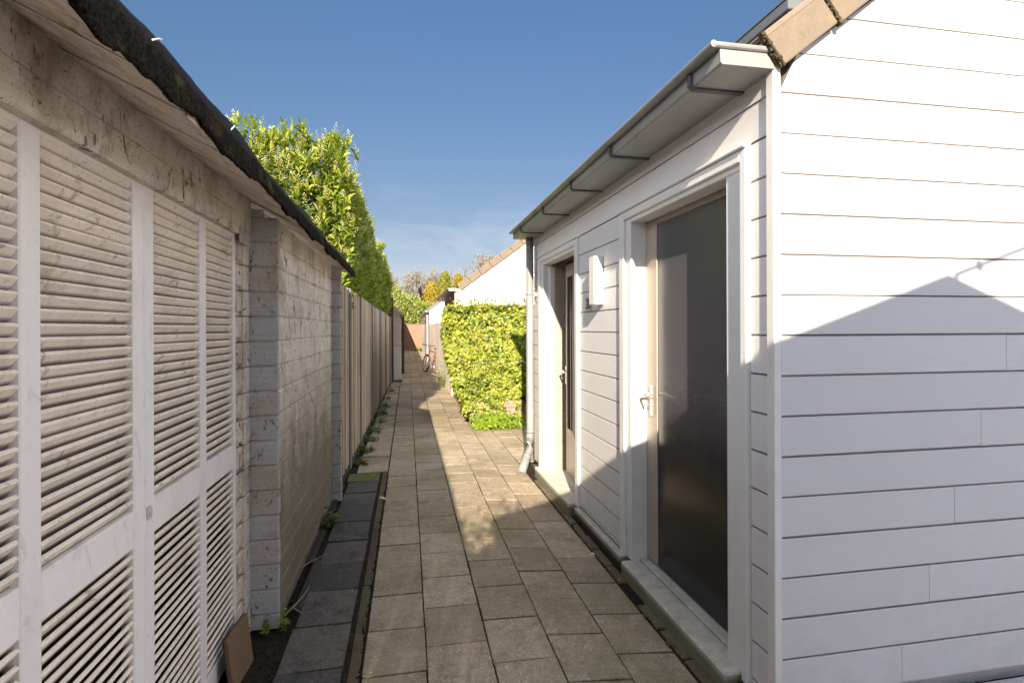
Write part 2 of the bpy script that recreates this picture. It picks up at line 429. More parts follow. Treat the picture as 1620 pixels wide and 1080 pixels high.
M['darkwood'] = m_wood('dark_old_wood', (0.055, 0.05, 0.043), (0.095, 0.085, 0.07), 'Y')
M['plywood'] = m_wood('plywood', (0.25, 0.165, 0.10), (0.18, 0.115, 0.07))
M['fence_far'] = m_wood('bleached_fence_wood', (0.78, 0.70, 0.62), (0.64, 0.57, 0.50))
a = Mat('beige_door_paint', 0.4, 0, 0.4)
a.col(a.mix(a.ramp(a.noise(5, 5), [(0.4, 0.0), (0.75, 0.6)]), (0.43, 0.365, 0.30), (0.36, 0.30, 0.245))); M['beige'] = a.m
a = Mat('dusty_glass_painted_sheen', 0.18, 0, 0.5)
d = a.noise(3, 6, 0.6); sc = a.noise(14, 8, 0.8, (1, 0.5, 3.2), (0.5, 0, 0), 2.5)
zz = a.sep('Z')
band = a.math('SUBTRACT', 1.0, a.math('MULTIPLY', a.math('ABSOLUTE', a.math('SUBTRACT', zz, 1.17)), 6.0))
band = a.math('MAXIMUM', band, 0.0)
c = a.mix(a.ramp(d, [(0.3, 0.0), (0.8, 1.0)]), (0.026, 0.025, 0.032), (0.042, 0.041, 0.052))
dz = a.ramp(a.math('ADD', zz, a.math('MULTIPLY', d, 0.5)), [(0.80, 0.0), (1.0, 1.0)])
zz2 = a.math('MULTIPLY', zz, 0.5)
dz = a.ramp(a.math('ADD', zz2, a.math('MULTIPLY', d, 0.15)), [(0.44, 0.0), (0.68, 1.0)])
c = a.mix(dz, (0.006, 0.006, 0.008), (0.100, 0.098, 0.115))  # dust tone, with pale upper sheen and black lower reflection painted in by height
c = a.mix(a.math('MULTIPLY', a.ramp(sc, [(0.57, 0.0), (0.585, 0.55), (0.60, 0.0)]), band), c, (0.5, 0.5, 0.52))
c = a.mix(a.ramp(a.noise(55, 3, 0.6), [(0.73, 0.0), (0.77, 0.35)]), c, (0.4, 0.4, 0.42))
a.col(c).rough(a.ramp(d, [(0.3, 0.16), (0.8, 0.24)])); M['door_glass'] = a.m
a = Mat('window_glass', 0.08, 0, 0.6); a.col((0.02, 0.025, 0.032)); M['glass'] = a.m
a = Mat('black_frame', 0.4); a.col((0.05, 0.045, 0.042)); M['black'] = a.m
a = Mat('aluminium', 0.3, 0.85); a.col((0.72, 0.68, 0.62)); M['alu'] = a.m
a = Mat('white_plastic', 0.45, 0, 0.4); a.col(a.mix(a.noise(8, 4), (0.84, 0.83, 0.79), (0.76, 0.74, 0.69))); M['plastic'] = a.m
def m_brick(name, c0, c1, mortar, scale=1.0, axis='XZ'):
    a = Mat(name, 0.9, 0, 0.2)
    tc = a.n.new('ShaderNodeTexCoord'); sp = a.n.new('ShaderNodeSeparateXYZ'); cb = a.n.new('ShaderNodeCombineXYZ')
    a.l.new(tc.outputs['Object'], sp.inputs[0]); a.l.new(sp.outputs[axis[0]], cb.inputs[0]); a.l.new(sp.outputs[axis[1]], cb.inputs[1])
    b = a.n.new('ShaderNodeTexBrick'); a.l.new(cb.outputs[0], b.inputs['Vector'])
    b.inputs['Scale'].default_value = 1.0; b.inputs['Brick Width'].default_value = 0.22*scale
    b.inputs['Row Height'].default_value = 0.065*scale; b.inputs['Mortar Size'].default_value = 0.008
    b.inputs['Color1'].default_value = (*c0, 1); b.inputs['Color2'].default_value = (*c1, 1); b.inputs['Mortar'].default_value = (*mortar, 1)
    c = a.mix(a.ramp(a.noise(5, 6, .7), [(0.4, 0.0), (0.7, 0.4)]), b.outputs['Color'], tuple(k*.5 for k in c0))
    a.col(c).bump(b.outputs['Fac'], -0.6, 0.006).bump(a.noise(90, 3), 0.3, 0.003)
    return a.m
M['brick'] = m_brick('red_brick_x', (0.31, 0.175, 0.12), (0.24, 0.135, 0.09), (0.28, 0.22, 0.18))
M['brick_low'] = m_brick('low_wall_brick', (0.34, 0.23, 0.17), (0.27, 0.18, 0.13), (0.33, 0.28, 0.24))
M['brick_y'] = m_brick('brown_brick_y', (0.25, 0.155, 0.105), (0.19, 0.115, 0.08), (0.28, 0.24, 0.20), 1.0, 'YZ')
M['brick_pale_y'] = m_brick('pale_brick_y', (0.45, 0.37, 0.29), (0.38, 0.31, 0.25), (0.42, 0.38, 0.33), 0.8, 'XZ')
M['brick_dark'] = m_brick('dark_brick', (0.13, 0.09, 0.07), (0.10, 0.07, 0.055), (0.16, 0.14, 0.12), 1.0, 'YZ')
M['pink_tile'] = m_brick('pink_roof_tile', (0.68, 0.43, 0.35), (0.60, 0.39, 0.33), (0.38, 0.26, 0.22), 3.0, 'YZ')
M['pink_wall'] = m_brick('pinkish_wall', (0.70, 0.53, 0.44), (0.62, 0.47, 0.39), (0.55, 0.47, 0.41), 1.0, 'XZ')
def m_leaf(name, cols, trans=0.35, rough=0.4, spec=0.45):
    a = Mat(name, rough, 0, spec)
    r = a.ramp(a.island(), cols)
    r = a.mix(a.ramp(a.noise(1.3, 4), [(0.35, 0.0), (0.7, 0.45)]), r, tuple(k*0.6 for k in cols[0][1]))
    a.col(r)
    t = a.n.new('ShaderNodeBsdfTranslucent'); a.l.new(a.mix(0.5, r, (0.42, 0.55, 0.03)), t.inputs['Color'])
    mxs = a.n.new('ShaderNodeMixShader'); mxs.inputs[0].default_value = trans
    out = a.n['Material Output']
    a.l.new(a.b.outputs[0], mxs.inputs[1]); a.l.new(t.outputs[0], mxs.inputs[2]); a.l.new(mxs.outputs[0], out.inputs['Surface'])
    return a.m
M['laurel'] = m_leaf('laurel_leaves', [(0.0, (0.045, 0.09, 0.015)), (0.3, (0.17, 0.25, 0.028)), (0.65, (0.32, 0.39, 0.04)), (1.0, (0.50, 0.52, 0.09))])
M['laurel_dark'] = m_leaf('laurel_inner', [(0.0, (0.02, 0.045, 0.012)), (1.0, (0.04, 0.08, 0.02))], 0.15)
M['flower'] = m_leaf('laurel_flowers', [(0.0, (0.52, 0.50, 0.22)), (1.0, (0.70, 0.66, 0.36))], 0.2, 0.8, 0.1)
M['ivy'] = m_leaf('ivy_leaves', [(0.0, (0.045, 0.09, 0.015)), (0.3, (0.19, 0.27, 0.025)), (0.7, (0.34, 0.38, 0.035)), (0.93, (0.46, 0.44, 0.06)), (1.0, (0.48, 0.36, 0.08))], 0.25)
M['herb'] = m_leaf('herb_leaves', [(0.0, (0.14, 0.26, 0.02)), (1.0, (0.34, 0.44, 0.04))], 0.35)
M['weed'] = m_leaf('weed_leaves', [(0.0, (0.05, 0.11, 0.02)), (0.8, (0.13, 0.21, 0.03)), (1.0, (0.30, 0.12, 0.05))], 0.3)
M['tree_green'] = m_leaf('bush_leaves', [(0.0, (0.13, 0.19, 0.03)), (0.6, (0.28, 0.33, 0.05)), (1.0, (0.36, 0.35, 0.12))], 0.2)
M['conifer'] = m_leaf('golden_conifer', [(0.0, (0.15, 0.17, 0.03)), (1.0, (0.34, 0.31, 0.05))], 0.2, 0.7, 0.1)
M['conifer2'] = m_leaf('orange_conifer', [(0.0, (0.25, 0.21, 0.03)), (1.0, (0.46, 0.34, 0.05))], 0.2, 0.7, 0.1)
M['joint_moss'] = m_leaf('joint_moss', [(0, (.035, .036, .014)), (0.7, (.06, .065, .02)), (1, (.11, .12, .03))], .1, .9, .1)
a = Mat('bark', 0.9); a.col(a.mix(a.noise(20, 5), (0.10, 0.075, 0.05), (0.18, 0.14, 0.10))); M['bark'] = a.m
a = Mat('pale_twigs', 0.9); a.col(a.mix(a.noise(0.6, 5), (0.17, 0.155, 0.13), (0.23, 0.21, 0.18))); M['twig'] = a.m
a = Mat('tyre', 0.75); a.col((0.03, 0.028, 0.027)); M['tyre'] = a.m
a = Mat('bike_red', 0.35); a.col((0.16, 0.03, 0.04)); M['bikered'] = a.m
a = Mat('bike_dark', 0.4, 0.3); a.col((0.05, 0.045, 0.05)); M['bikedark'] = a.m
a = Mat('dry_twig', 0.9); a.col(a.mix(a.noise(20, 3), (0.20, 0.15, 0.10), (0.34, 0.27, 0.19))); M['drytwig'] = a.m
a = Mat('number_plate', 0.4); a.col((0.52, 0.56, 0.46)); M['plate'] = a.m
a = Mat('pale_scrap', 0.8); a.col((0.72, 0.70, 0.68)); M['scrap'] = a.m
a = Mat('cable_black', 0.6); a.col((0.02, 0.02, 0.02)); M['cable'] = a.m

# ------------------------------------------------------------------ ground and paving
def gz(x):
    return -0.05 * max(0.0, min(1.0, (x - 0.60) / 0.65))

g = MB()
g.face([(-400, -400, -0.10), (400, -400, -0.10), (400, 700, -0.10), (-400, 700, -0.10)])
tag(g.build('ground', M['ground']), kind='structure')
js = MB()   # sandy earth between the slabs
xs = [-3.2, -0.60, 0.60, 0.8, 1.0, 1.26, 3.6]
for i in range(len(xs)-1):
    js.face([(xs[i], -6, gz(xs[i])-0.007), (xs[i+1], -6, gz(xs[i+1])-0.007), (xs[i+1], 40, gz(xs[i+1])-0.007), (xs[i], 40, gz(xs[i])-0.007)])
tag(js.build('soil', M['soil']), kind='structure')

def slab(mb, x0, x1, y0, y1, z=None, gap=0.0035, jit=0.0015, th=0.04, bev=0.0022, rnd=random):
    x0 += gap; x1 -= gap; y0 += gap*1.3; y1 -= gap*1.3
    sk = rnd.uniform(-jit, jit)*1.3; j = [rnd.uniform(-jit, jit)+sk for _ in range(4)]
    zz = [(gz(x) if z is None else z) for x in (x0, x1, x1, x0)]
    P = [(x0, y0), (x1, y0), (x1, y1), (x0, y1)]
    I = [(x0+bev, y0+bev), (x1-bev, y0+bev), (x1-bev, y1-bev), (x0+bev, y1-bev)]
    P = [(p[0]+rnd.uniform(-.0022, .0022), p[1]+rnd.uniform(-.0028, .0028)) for p in P]
    v = [(I[k][0], I[k][1], zz[k]+j[k]) for k in range(4)] + [(P[k][0], P[k][1], zz[k]+j[k]-bev) for k in range(4)] + \
        [(P[k][0], P[k][1], zz[k]-th) for k in range(4)]
    f = [(0, 1, 2, 3)]
    for k in range(4):
        q = (k+1) % 4
        f += [(4+k, 4+q, q, k), (8+k, 8+q, 4+q, 4+k)]
    mb.add(v, f)

random.seed(5)
pv = MB()
lines = [-0.205, 0.080, 0.378, 0.675, 0.970, 1.262]
for c in range(5):
    y = 2.468 - 0.3675*9 + (0.18 if c % 2 else 0.0)
    while y < 38:
        if not (y > 16 and c >= 4):
            slab(pv, lines[c], lines[c+1], y, y+0.3675)
        y += 0.3675
xr = [1.262, 1.555, 1.85, 2.145, 2.44, 2.735, 3.03, 3.33]
for c in range(7):
    y = 6.12 + (0.0 if c % 2 else 0.18)
    while y < 8.7:
        slab(pv, xr[c], xr[c+1], y, y+0.3675); y += 0.3675
y = 5.98
while y < 16:                                   # outer column by the fence
    if 7.7 < y < 11.5: d = 0.125
    else: d = 0.3675
    slab(pv, -0.535, -0.212, y, y+d, jit=0.003); y += d
tag(pv.build('path', M['paving'], recalc=False), kind='structure')

dk = MB(); y = 1.02
while y < 5.6:
    slab(dk, -0.575 + random.uniform(-.006, .006), -0.288, y, y+0.383, z=0.008 + random.uniform(-.004, .004), jit=0.004, gap=0.003); y += 0.383
tag(dk.build('dark_pavement_strip', M['paving_dark'], recalc=False), kind='structure')
ms = MB(); slab(ms, -0.60, -0.29, 5.62, 5.92, z=0.012, jit=0.004)
tag(ms.build('mossy_pavement_slab', M['paving_moss'], recalc=False), kind='structure')
kb = MB(); y = 0.6
while y < 5.9:
    slab(kb, -0.268, -0.212, y, y+0.92, z=-0.004, jit=0.003, gap=0.004); y += 0.92
tag(kb.build('kerb', M['kerb'], recalc=False), kind='structure')
eb = MB(); y = -1.0
while y < 5.55:
    slab(eb, 1.272, 1.345, y, y+0.262, z=-0.052, jit=0.004, gap=0.005, bev=0.006); y += 0.262
tag(eb.build('brick_edging', M['brickrow'], recalc=False), kind='structure')
pp = MB()
for i in range(12):
    for j in range(8):
        slab(pp, 1.47+i*0.4, 1.87+i*0.4, 1.92-0.4*(j+1)-0.03, 1.92-0.4*j-0.03, z=0.035, jit=0.002)
tag(pp.build('pale_pavement', M['pale_paving'], recalc=False), kind='structure')
pb = MB(); pb.box((1.445, -1.3, -0.09), (6.3, 1.88, 0.018))
tag(pb.build('pavement_bed', M['soil']), kind='structure')

# ------------------------------------------------------------------ cladding
PITCH = 0.158; Z0 = 0.066
# profile of one board: (outward depth, height inside the course)
PROF = [(0.0, 0.012), (0.0, 0.1495), (-0.003, 0.1525), (-0.011, 0.153), (-0.011, 0.1585), (-0.011, 0.0), (-0.011, 0.0045), (-0.006, 0.0065)]
PROF = [(-0.030, 0.0), (-0.014, 0.0), (-0.012, 0.0022), (-0.003, 0.0036), (0.0, 0.0065), (0.0, 0.1525), (-0.0015, 0.1538), (-0.014, 0.1542), (-0.014, 0.158), (-0.030, 0.158)]
def clad_x(mb, xa, xb, Yp, k0, k1, joints={}, xlim=None, z0=Z0, pitch=PITCH, zoff=0.0):
    """courses running along X on a wall facing -Y at y=Yp; xlim(z)->(lo,hi)"""
    for k in range(k0, k1):
        cuts = [xa] + joints.get(k, []) + [xb]; wb0 = random.uniform(-.0009, .0009); wb1 = random.uniform(-.0009, .0009)
        for i in range(len(cuts)-1):
            a0, b0 = cuts[i] + (0.0012 if i else 0), cuts[i+1] - (0.0012 if i < len(cuts)-2 else 0)
            def A(p, a0=a0, k=k):
                z = z0+k*pitch+p[1]+wb0; x = a0
                if xlim: x = max(x, xlim(z)[0])
                return (x, Yp-p[0], z)
            def B(p, b0=b0, k=k):
                z = z0+k*pitch+p[1]+wb1; x = b0
                if xlim: x = min(x, xlim(z)[1])
                return (x, Yp-p[0], z)
            if A(PROF[0])[0] < B(PROF[0])[0]-0.01 and A(PROF[-1])[0] < B(PROF[-1])[0]-0.001:
                mb.prism(PROF, A, B)
def clad_y(mb, ya, yb, Xp, zlo, zhi, z0=Z0, pitch=PITCH, side=-1):
    """courses along Y on a wall facing -X (side=-1)"""
    k = int(math.floor((zlo - z0)/pitch + 1e-6))
    while z0+k*pitch < zhi - 0.004:
        def cl(z): return max(zlo, min(zhi, z))
        def A(p): return (Xp - side*(-p[0]) if side > 0 else Xp - p[0], ya, cl(z0+k*pitch+p[1]))
        def B(p): return (Xp - side*(-p[0]) if side > 0 else Xp - p[0], yb, cl(z0+k*pitch+p[1]))
        mb.prism(PROF, A, B)
        k += 1

def verge_tile(mb, x0, z0, L, ang, Y0, w=0.20, drop=0.125, th=0.022, lift=0.0):
    """L shaped concrete verge tile, rising to +X"""
    ca, sa = math.cos(ang), math.sin(ang)
    def P(u, y, v): return (x0+u*ca-v*sa, y, z0+u*sa+v*ca)
    def boxuv(u0, u1, y0, y1, v0, v1, b=0.006):
        t = MB(); t.box((u0, y0, v0), (u1, y1, v1), b)
        mb.add([P(*p) for p in t.v], t.f)
    boxuv(0, L, Y0, Y0+th, -drop, 0.0, 0.005)
    boxuv(0, L, Y0+0.002, Y0+w, -0.004, th, 0.006)

def roof_slab(mb, xe, ze, xr, Y0, Y1, slope, th=0.06, wave=True):
    """pantiled slope from the eave xe to the ridge xr (xr may be either side)"""
    sgn = 1 if xr > xe else -1
    ang = math.atan(slope); L = abs(xr-xe)/math.cos(ang)
    rows = max(1, int(round(L/0.335))); cols = int((Y1-Y0)/0.05)
    st = L/rows
    for r in range(rows):
        u0, u1 = r*st, (r+1)*st
        n0 = len(mb.v)
        for u, lift in ((u0, 0.030), (u1, 0.004)):
            for j in range(cols+1):
                y = Y0+(Y1-Y0)*j/cols
                h = lift + (0.018*math.cos(2*math.pi*y/0.30) if wave else 0)
                mb.v.append((xe+sgn*(u*math.cos(ang)-h*math.sin(ang)), y, ze+u*math.sin(ang)+h*math.cos(ang)))
        for j in range(cols+1):
            y = Y0+(Y1-Y0)*j/cols
            h = -0.01
            mb.v.append((xe+sgn*(u0*math.cos(ang)), y, ze+u0*math.sin(ang)+h))
        c1 = cols+1
        for j in range(cols):
            mb.f.append((n0+j, n0+j+1, n0+c1+j+1, n0+c1+j))
            mb.f.append((n0+j, n0+2*c1+j, n0+2*c1+j+1, n0+j+1))

def gutter_mesh(xo, xi, zb, Y0, Y1, lip):
    """zinc box gutter seen from below: flat bottom, upright front, rolled lip"""
    mb = MB()
    t = 0.004; zt = zb+0.062
    prof = [(xi, zb), (xo+0.012, zb), (xo+0.004, zb+0.006), (xo, zt), (xo+t, zt), (xo+0.007, zb+0.010), (xo+0.014, zb+t), (xi, zb+t)]
    mb.prism(prof, lambda p: (p[0], Y0, p[1]), lambda p: (p[0], Y1, p[1]))
    for ye, d in ((Y0, 1), (Y1, -1)):
        mb.prism([(xi, zb+0.001), (xo+0.013, zb+0.001), (xo+0.003, zb+0.008), (xo+0.001, zt), (xi, zt)],
                 lambda p: (p[0], ye-d*0.002, p[1]), lambda p: (p[0], ye+d*0.004, p[1]))
    mb.tube([(lip+0.012, Y0-0.012, zt+0.008), (lip+0.012, Y1+0.012, zt+0.008)], 0.0135, 10)
    mb.tube([(lip+0.012, Y0-0.004, zt+0.008), (xi, Y0-0.004, zt+0.008)], 0.0120, 10)
    mb.box((lip+0.012, Y0, zt-0.004), (xo+0.012, Y1, zt+0.004))
    return mb
def gutter_bracket(xo, xi, zb, y):
    mb = MB(); w = 0.028
    o = 0.009
    prof = [(xi, zb-o), (xo+0.012, zb-o), (xo-o, zb+0.008), (xo-0.002-o, zb+0.058), (xo-0.0005, zb+0.058), (xo+0.0005, zb+0.008), (xo+0.013, zb-0.0005), (xi, zb-0.0005)]
    mb.prism(prof, lambda p: (p[0], y, p[1]), lambda p: (p[0], y+w, p[1]))
    return mb

# ------------------------------------------------------------------ the white shed on the right
WX = 1.40; GY = 1.90; PY = 6.04
shed = thing('white_shed', (WX, GY, 0), 'white clapboard shed on the right with two doors, zinc gutter and concrete verge tiles', 'shed')
SL = 0.726; XR = 3.42
jn = {8: [2.505], 4: [2.237], 2: [2.110], 0: [1.977], 6: [2.373], 11: [4.1], 5: [3.6], 9: [3.9], 13: [4.3], 7: [4.0]}
def xl(z):
    return (1.43 + max(0, (z-2.535)/SL), 2*XR - 1.43 - max(0, (z-2.535)/SL))
w = MB(); clad_x(w, 1.4225, 2*XR-1.43, GY, 0, 25, jn, xl)
w.build('gable_wall', M['siding_x'], shed)
w = MB()
for ya, yb in ((1.9345, 2.052), (3.447, 4.362), (5.762, 6.02)):
    clad_y(w, ya, yb, WX, 0.05, 2.276)
clad_y(w, 1.9345, 6.02, WX, 2.276, 2.434)
w.box((WX-0.004, 1.9345, 2.437), (WX+0.03, 6.02, 2.56))
w.build('side_wall', M['siding_y'], shed)
# solid body behind the boards, with the two door recesses left open
b = MB()
BX = WX+0.031
b.box((BX, 1.932, 0.0), (BX+0.06, 2.10, 2.58)); b.box((BX, 3.31, 0.0), (BX+0.06, 4.43, 2.58))
b.box((BX, 5.60, 0.0), (BX+0.06, 6.0, 2.58)); b.box((BX, 2.10, 2.26), (BX+0.06, 3.31, 2.58)); b.box((BX, 4.43, 2.26), (BX+0.06, 5.60, 2.58))
b.build('wall_core', M['dark'], shed)
b = MB()
b.box((BX+0.55, 1.96, 0.0), (2*XR-1.5, 6.0, 2.50))
b.box((BX+0.06, 3.60, 0.0), (BX+0.55, 4.30, 2.5))
b.build('inner_room', M['dark'], shed)
# far gable
w = MB(); prof = [(1.43, 0.0), (2*XR-1.43, 0.0), (2*XR-1.43, 2.53), (XR, 2.53+SL*(XR-1.43)), (1.43, 2.53)]
w.prism(prof, lambda p: (p[0], 6.005, p[1]), lambda p: (p[0], 6.04, p[1]))
w.build('far_gable', M['siding_far'], shed); w = MB()
w.prism(prof, lambda p: (p[0], 1.934, p[1]), lambda p: (p[0], 1.95, p[1]))
w.build('gable_backing', M['siding_far'], shed)
t = MB()   # corner post: an L of two strips
t.box((WX-0.012, GY-0.012, 0.03), (WX+0.0215, GY+0.033, 2.545), 0.003)
t.build('corner_trim', M['trim'], shed)
t = MB()
t.box((1.352, 3.38, -0.01), (WX+0.03, 4.372, 0.032), 0.004)
t.build('skirting_ledge', M['sill'], shed); t = MB()
t.box((1.352, 1.86, -0.01), (WX+0.03, 2.052, 0.032), 0.004)
t.build('skirting_ledge', M['sill'], shed)
t = MB(); t.box((1.368, 1.9, -0.10), (BX, 6.03, -0.012), 0.003)
t.build('plinth', M['brick_dark'], shed)
# roof
r = MB()
roof_slab(r, 1.36, 2.585, XR, GY+0.10, 6.02, SL)
roof_slab(r, 2*XR-1.36, 2.585, XR, GY+0.10, 6.02, SL)
r.tube([(XR, GY-0.02, 2.585+SL*(XR-1.36)+0.0), (XR, 6.06, 2.585+SL*(XR-1.36))], 0.11, 12)
roof = r.build('roof', M['tile'], shed)
ang = math.atan(SL)
n = 0; u = 0.0
x0, z0v = 1.338, 2.618
while u < 2.45:
    mb = MB()
    ca, sa = math.cos(ang), math.sin(ang)
    verge_tile(mb, x0+u*ca-0.012*(n % 2)*sa, z0v+u*sa + 0.0, 0.30, ang+0.035, GY-0.045)
    vt = mb.build('verge_tile', M['tile'], roof)
    e = MB()
    tt = MB(); tt.box((-0.006, GY-0.045-0.001, -0.128), (0.004, GY-0.018, 0.024), 0.0)
    for i in range(28):          # crumbly mortar edge
        cy = GY-0.045+random.uniform(0.0, 0.026); cv = random.uniform(-0.127, 0.02); s_ = random.uniform(0.004, 0.009)
        tt.box((-0.008-s_*.6, cy-s_, cv-s_), (0.004, cy+s_, cv+s_), 0.002)
    e.add([(x0+u*ca+p[0]*math.cos(ang+.035)-p[2]*math.sin(ang+.035), p[1], z0v+u*sa+p[0]*math.sin(ang+.035)+p[2]*math.cos(ang+.035)) for p in tt.v], tt.f)
    e.build('tile_edge', M['tile_edge'], vt) if False else e.build('mortar_edge', M['tile_edge'], roof)
    u += 0.315; n += 1
# gutter
gm = gutter_mesh(1.160, 1.396, 2.513, 1.885, 6.02, 1.118)
gut = gm.build('gutter', M['zinc'], shed)
for y in (2.085, 3.0, 3.78, 4.62, 5.55):
    gutter_bracket(1.160, 1.396, 2.513, y).build('gutter_bracket', M['bracket'], gut)
# downpipe
dp = MB(); px_, py_ = 1.325, 5.90
dp.tube([(px_, py_, 2.52), (px_, py_, 0.40), (px_, py_, 0.34), (px_, py_-0.005, 0.28)], 0.043, 16)
dp.tube([(px_, py_, 1.885), (px_, py_, 1.90)], 0.047, 16)
dp.tube([(px_, py_, 0.37), (px_, py_, 0.395)], 0.048, 16)
dp.tube([(px_, py_, 0.38), (px_, py_, 0.27), (px_-0.02, py_-0.03, 0.20), (px_-0.09, py_-0.13, 0.09), (px_-0.155, py_-0.235, -0.015)], [0.044, 0.044, 0.046, 0.048, 0.048], 16)
dp.tube([(px_-0.062, py_-0.09, 0.135), (px_-0.072, py_-0.105, 0.118)], 0.052, 16)
pipe = dp.build('downpipe', M['zinc'], shed, smooth=False)
for p in pipe.data.polygons: p.use_smooth = len(p.vertices) == 4
dc = MB(); dc.box((px_+0.03, py_-0.03, 1.87), (WX+0.01, py_-0.01, 1.91)); dc.torus((px_, py_, 1.89), 0.045, 0.004, (0, 0, 1), 20, 6)
dc.build('pipe_clip', M['zinc'], pipe)

def door_trim(y0, y1, zt, nw=0.075):
    """casing round an opening y0..y1 (outer edges) with head at zt"""
    f = MB(); X0, X1 = WX-0.020, WX+0.030
    for (a0, b0) in ((y0, y0+nw), (y1-0.075, y1)):
        f.box((X0, a0, 0.03), (X1, b0, zt), 0.004)
    f.box((X0-0.001, y0+nw+.0005, zt-0.050), (X1, y1-0.0755, zt-0.001), 0.004)
    f.box((X0-0.014, y0-0.005, zt+0.001), (X1, y1+0.005, zt+0.016), 0.004)
    return f
# near door
f = door_trim(2.055, 3.445, 2.268, 0.042)
XL = 1.50
f.box((WX-0.004, 3.288, 0.035), (XL+0.05, 3.366, 2.20), 0.004)       # far jamb
f.box((WX+0.004, 2.102, 0.035), (XL+0.05, 2.235, 2.20), 0.004)
f.box((WX-0.003, 2.105, 2.19), (XL+0.05, 3.3655, 2.262), 0.004)
nf = f.build('door_frame', M['trim'], shed)
s = MB(); s.box((1.328, 2.130, -0.075), (1.452, 3.300, 0.040), 0.008)
s.box((1.453, 2.130, -0.07), (1.56, 3.300, 0.050), 0.004)
s.build('door_sill', M['sill'], shed)
d = MB()
d.box((XL, 2.236, 0.062), (XL+0.04, 2.30, 2.185), 0.002); d.box((XL, 3.135, 0.062), (XL+0.04, 3.286, 2.185), 0.002)
d.box((XL, 2.301, 2.155), (XL+0.04, 3.134, 2.185), 0.002)
door = d.build('door', M['beige'], shed); door['label'] = 'near door with dark scratched glass panel'
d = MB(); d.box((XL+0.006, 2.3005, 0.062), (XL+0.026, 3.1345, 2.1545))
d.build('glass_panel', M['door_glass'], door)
def door_handle(X, Y, Z, par, dirn=-1):
    h = MB()
    h.box((X-0.010, Y-0.021, Z-0.125), (X, Y+0.021, Z+0.065), 0.006)
    h.tube([(X-0.008, Y, Z+0.012), (X-0.052, Y, Z+0.012), (X-0.060, Y-0.012, Z+0.012), (X-0.060, Y-0.13, Z+0.004)], [0.010, 0.010, 0.010, 0.008], 10)
    h.tube([(X-0.008, Y, Z-0.055), (X-0.016, Y, Z-0.055)], 0.010, 12)
    return h.build('door_handle', M['alu'], par)
door_handle(XL, 3.195, 1.095, door)
# far door, beige with a tall window strip
f = door_trim(4.365, 5.76, 2.268)
f.box((WX-0.004, 5.585, 0.035), (1.50, 5.684, 2.20), 0.004)
f.box((1.465, 5.560, 0.035), (1.515, 5.5835, 2.16), 0.003)
f.box((WX-0.004, 4.441, 0.035), (1.50, 4.50, 2.20), 0.004)
f.box((WX-0.003, 4.4415, 2.185), (1.50, 5.6835, 2.262), 0.004)
f.build('door_frame', M['trim'], shed)
f = MB(); f.box((1.5155, 5.55, 0.035), (1.70, 5.60, 2.183)); f.build('brick_reveal', M['brick_pale_y'], shed)
f = MB(); f.box((1.502, 4.44, 2.184), (1.85, 5.66, 2.26)); f.build('door_lintel', M['dark'], shed)
s = MB(); s.box((1.325, 4.44, -0.075), (1.47, 5.70, 0.045), 0.008); s.box((1.471, 4.44, -0.07), (1.85, 5.60, 0.040), 0.003)
s.build('door_sill', M['sill'], shed)
d = MB(); a0 = 4.45
def dl(u, w_): # leaf hinged on the near side, opened a hand's width inwards
    th = math.radians(2.5); return (1.555+u*math.sin(th)+w_*math.cos(th), a0+u*math.cos(th)-w_*math.sin(th))
def leafbox(mb, u0, u1, w0, w1, z0, z1, b=0.002):
    t = MB(); t.box((u0, w0, z0), (u1, w1, z1), b)
    mb.add([(dl(p[0], p[1])[0], dl(p[0], p[1])[1], p[2]) for p in t.v], t.f)
leafbox(d, 0, 0.66, 0, 0.04, 0.045, 2.165); leafbox(d, 0.90, 0.985, 0, 0.04, 0.045, 2.165)
leafbox(d, 0.6595, 0.9005, 0.001, 0.039, 0.046, 0.50); leafbox(d, 0.6595, 0.9005, 0.001, 0.039, 2.04, 2.164)
fd = d.build('door', M['beige'], shed); fd['label'] = 'far beige door with a tall narrow window'
d = MB()
leafbox(d, 0.62, 0.67, -0.015, 0.0, 0.46, 2.08); leafbox(d, 0.88, 0.92, -0.015, 0.0, 0.46, 2.08)
leafbox(d, 0.67, 0.88, -0.015, 0.0, 0.46, 0.51); leafbox(d, 0.67, 0.88, -0.015, 0.0, 2.03, 2.08)
wf = d.build('window_frame', M['beige'], fd)
d = MB()
leafbox(d, 0.645, 0.67, -0.018, -0.016, 0.50, 2.04)
leafbox(d, 0.67, 0.88, 0.008, 0.02, 0.50, 2.04)
leafbox(d, 0.76, 0.785, -0.006, 0.006, 0.51, 2.03)
d.build('pane', M['black'], fd)
hx, hy = dl(0.955, 0)
door_handle(hx, hy, 1.07, fd)
# dormer edge standing on the roof
d = MB(); d.box((1.90, 2.46, 2.9), (3.0, 5.2, 3.165)); d.box((1.885, 2.445, 3.120), (3.02, 5.22, 3.175), 0.004); 
d.box((1.882, 2.440, 3.178), (3.03, 5.225, 3.190), 0.002)
d.build('roof_dormer', M['grey_fascia'], shed)

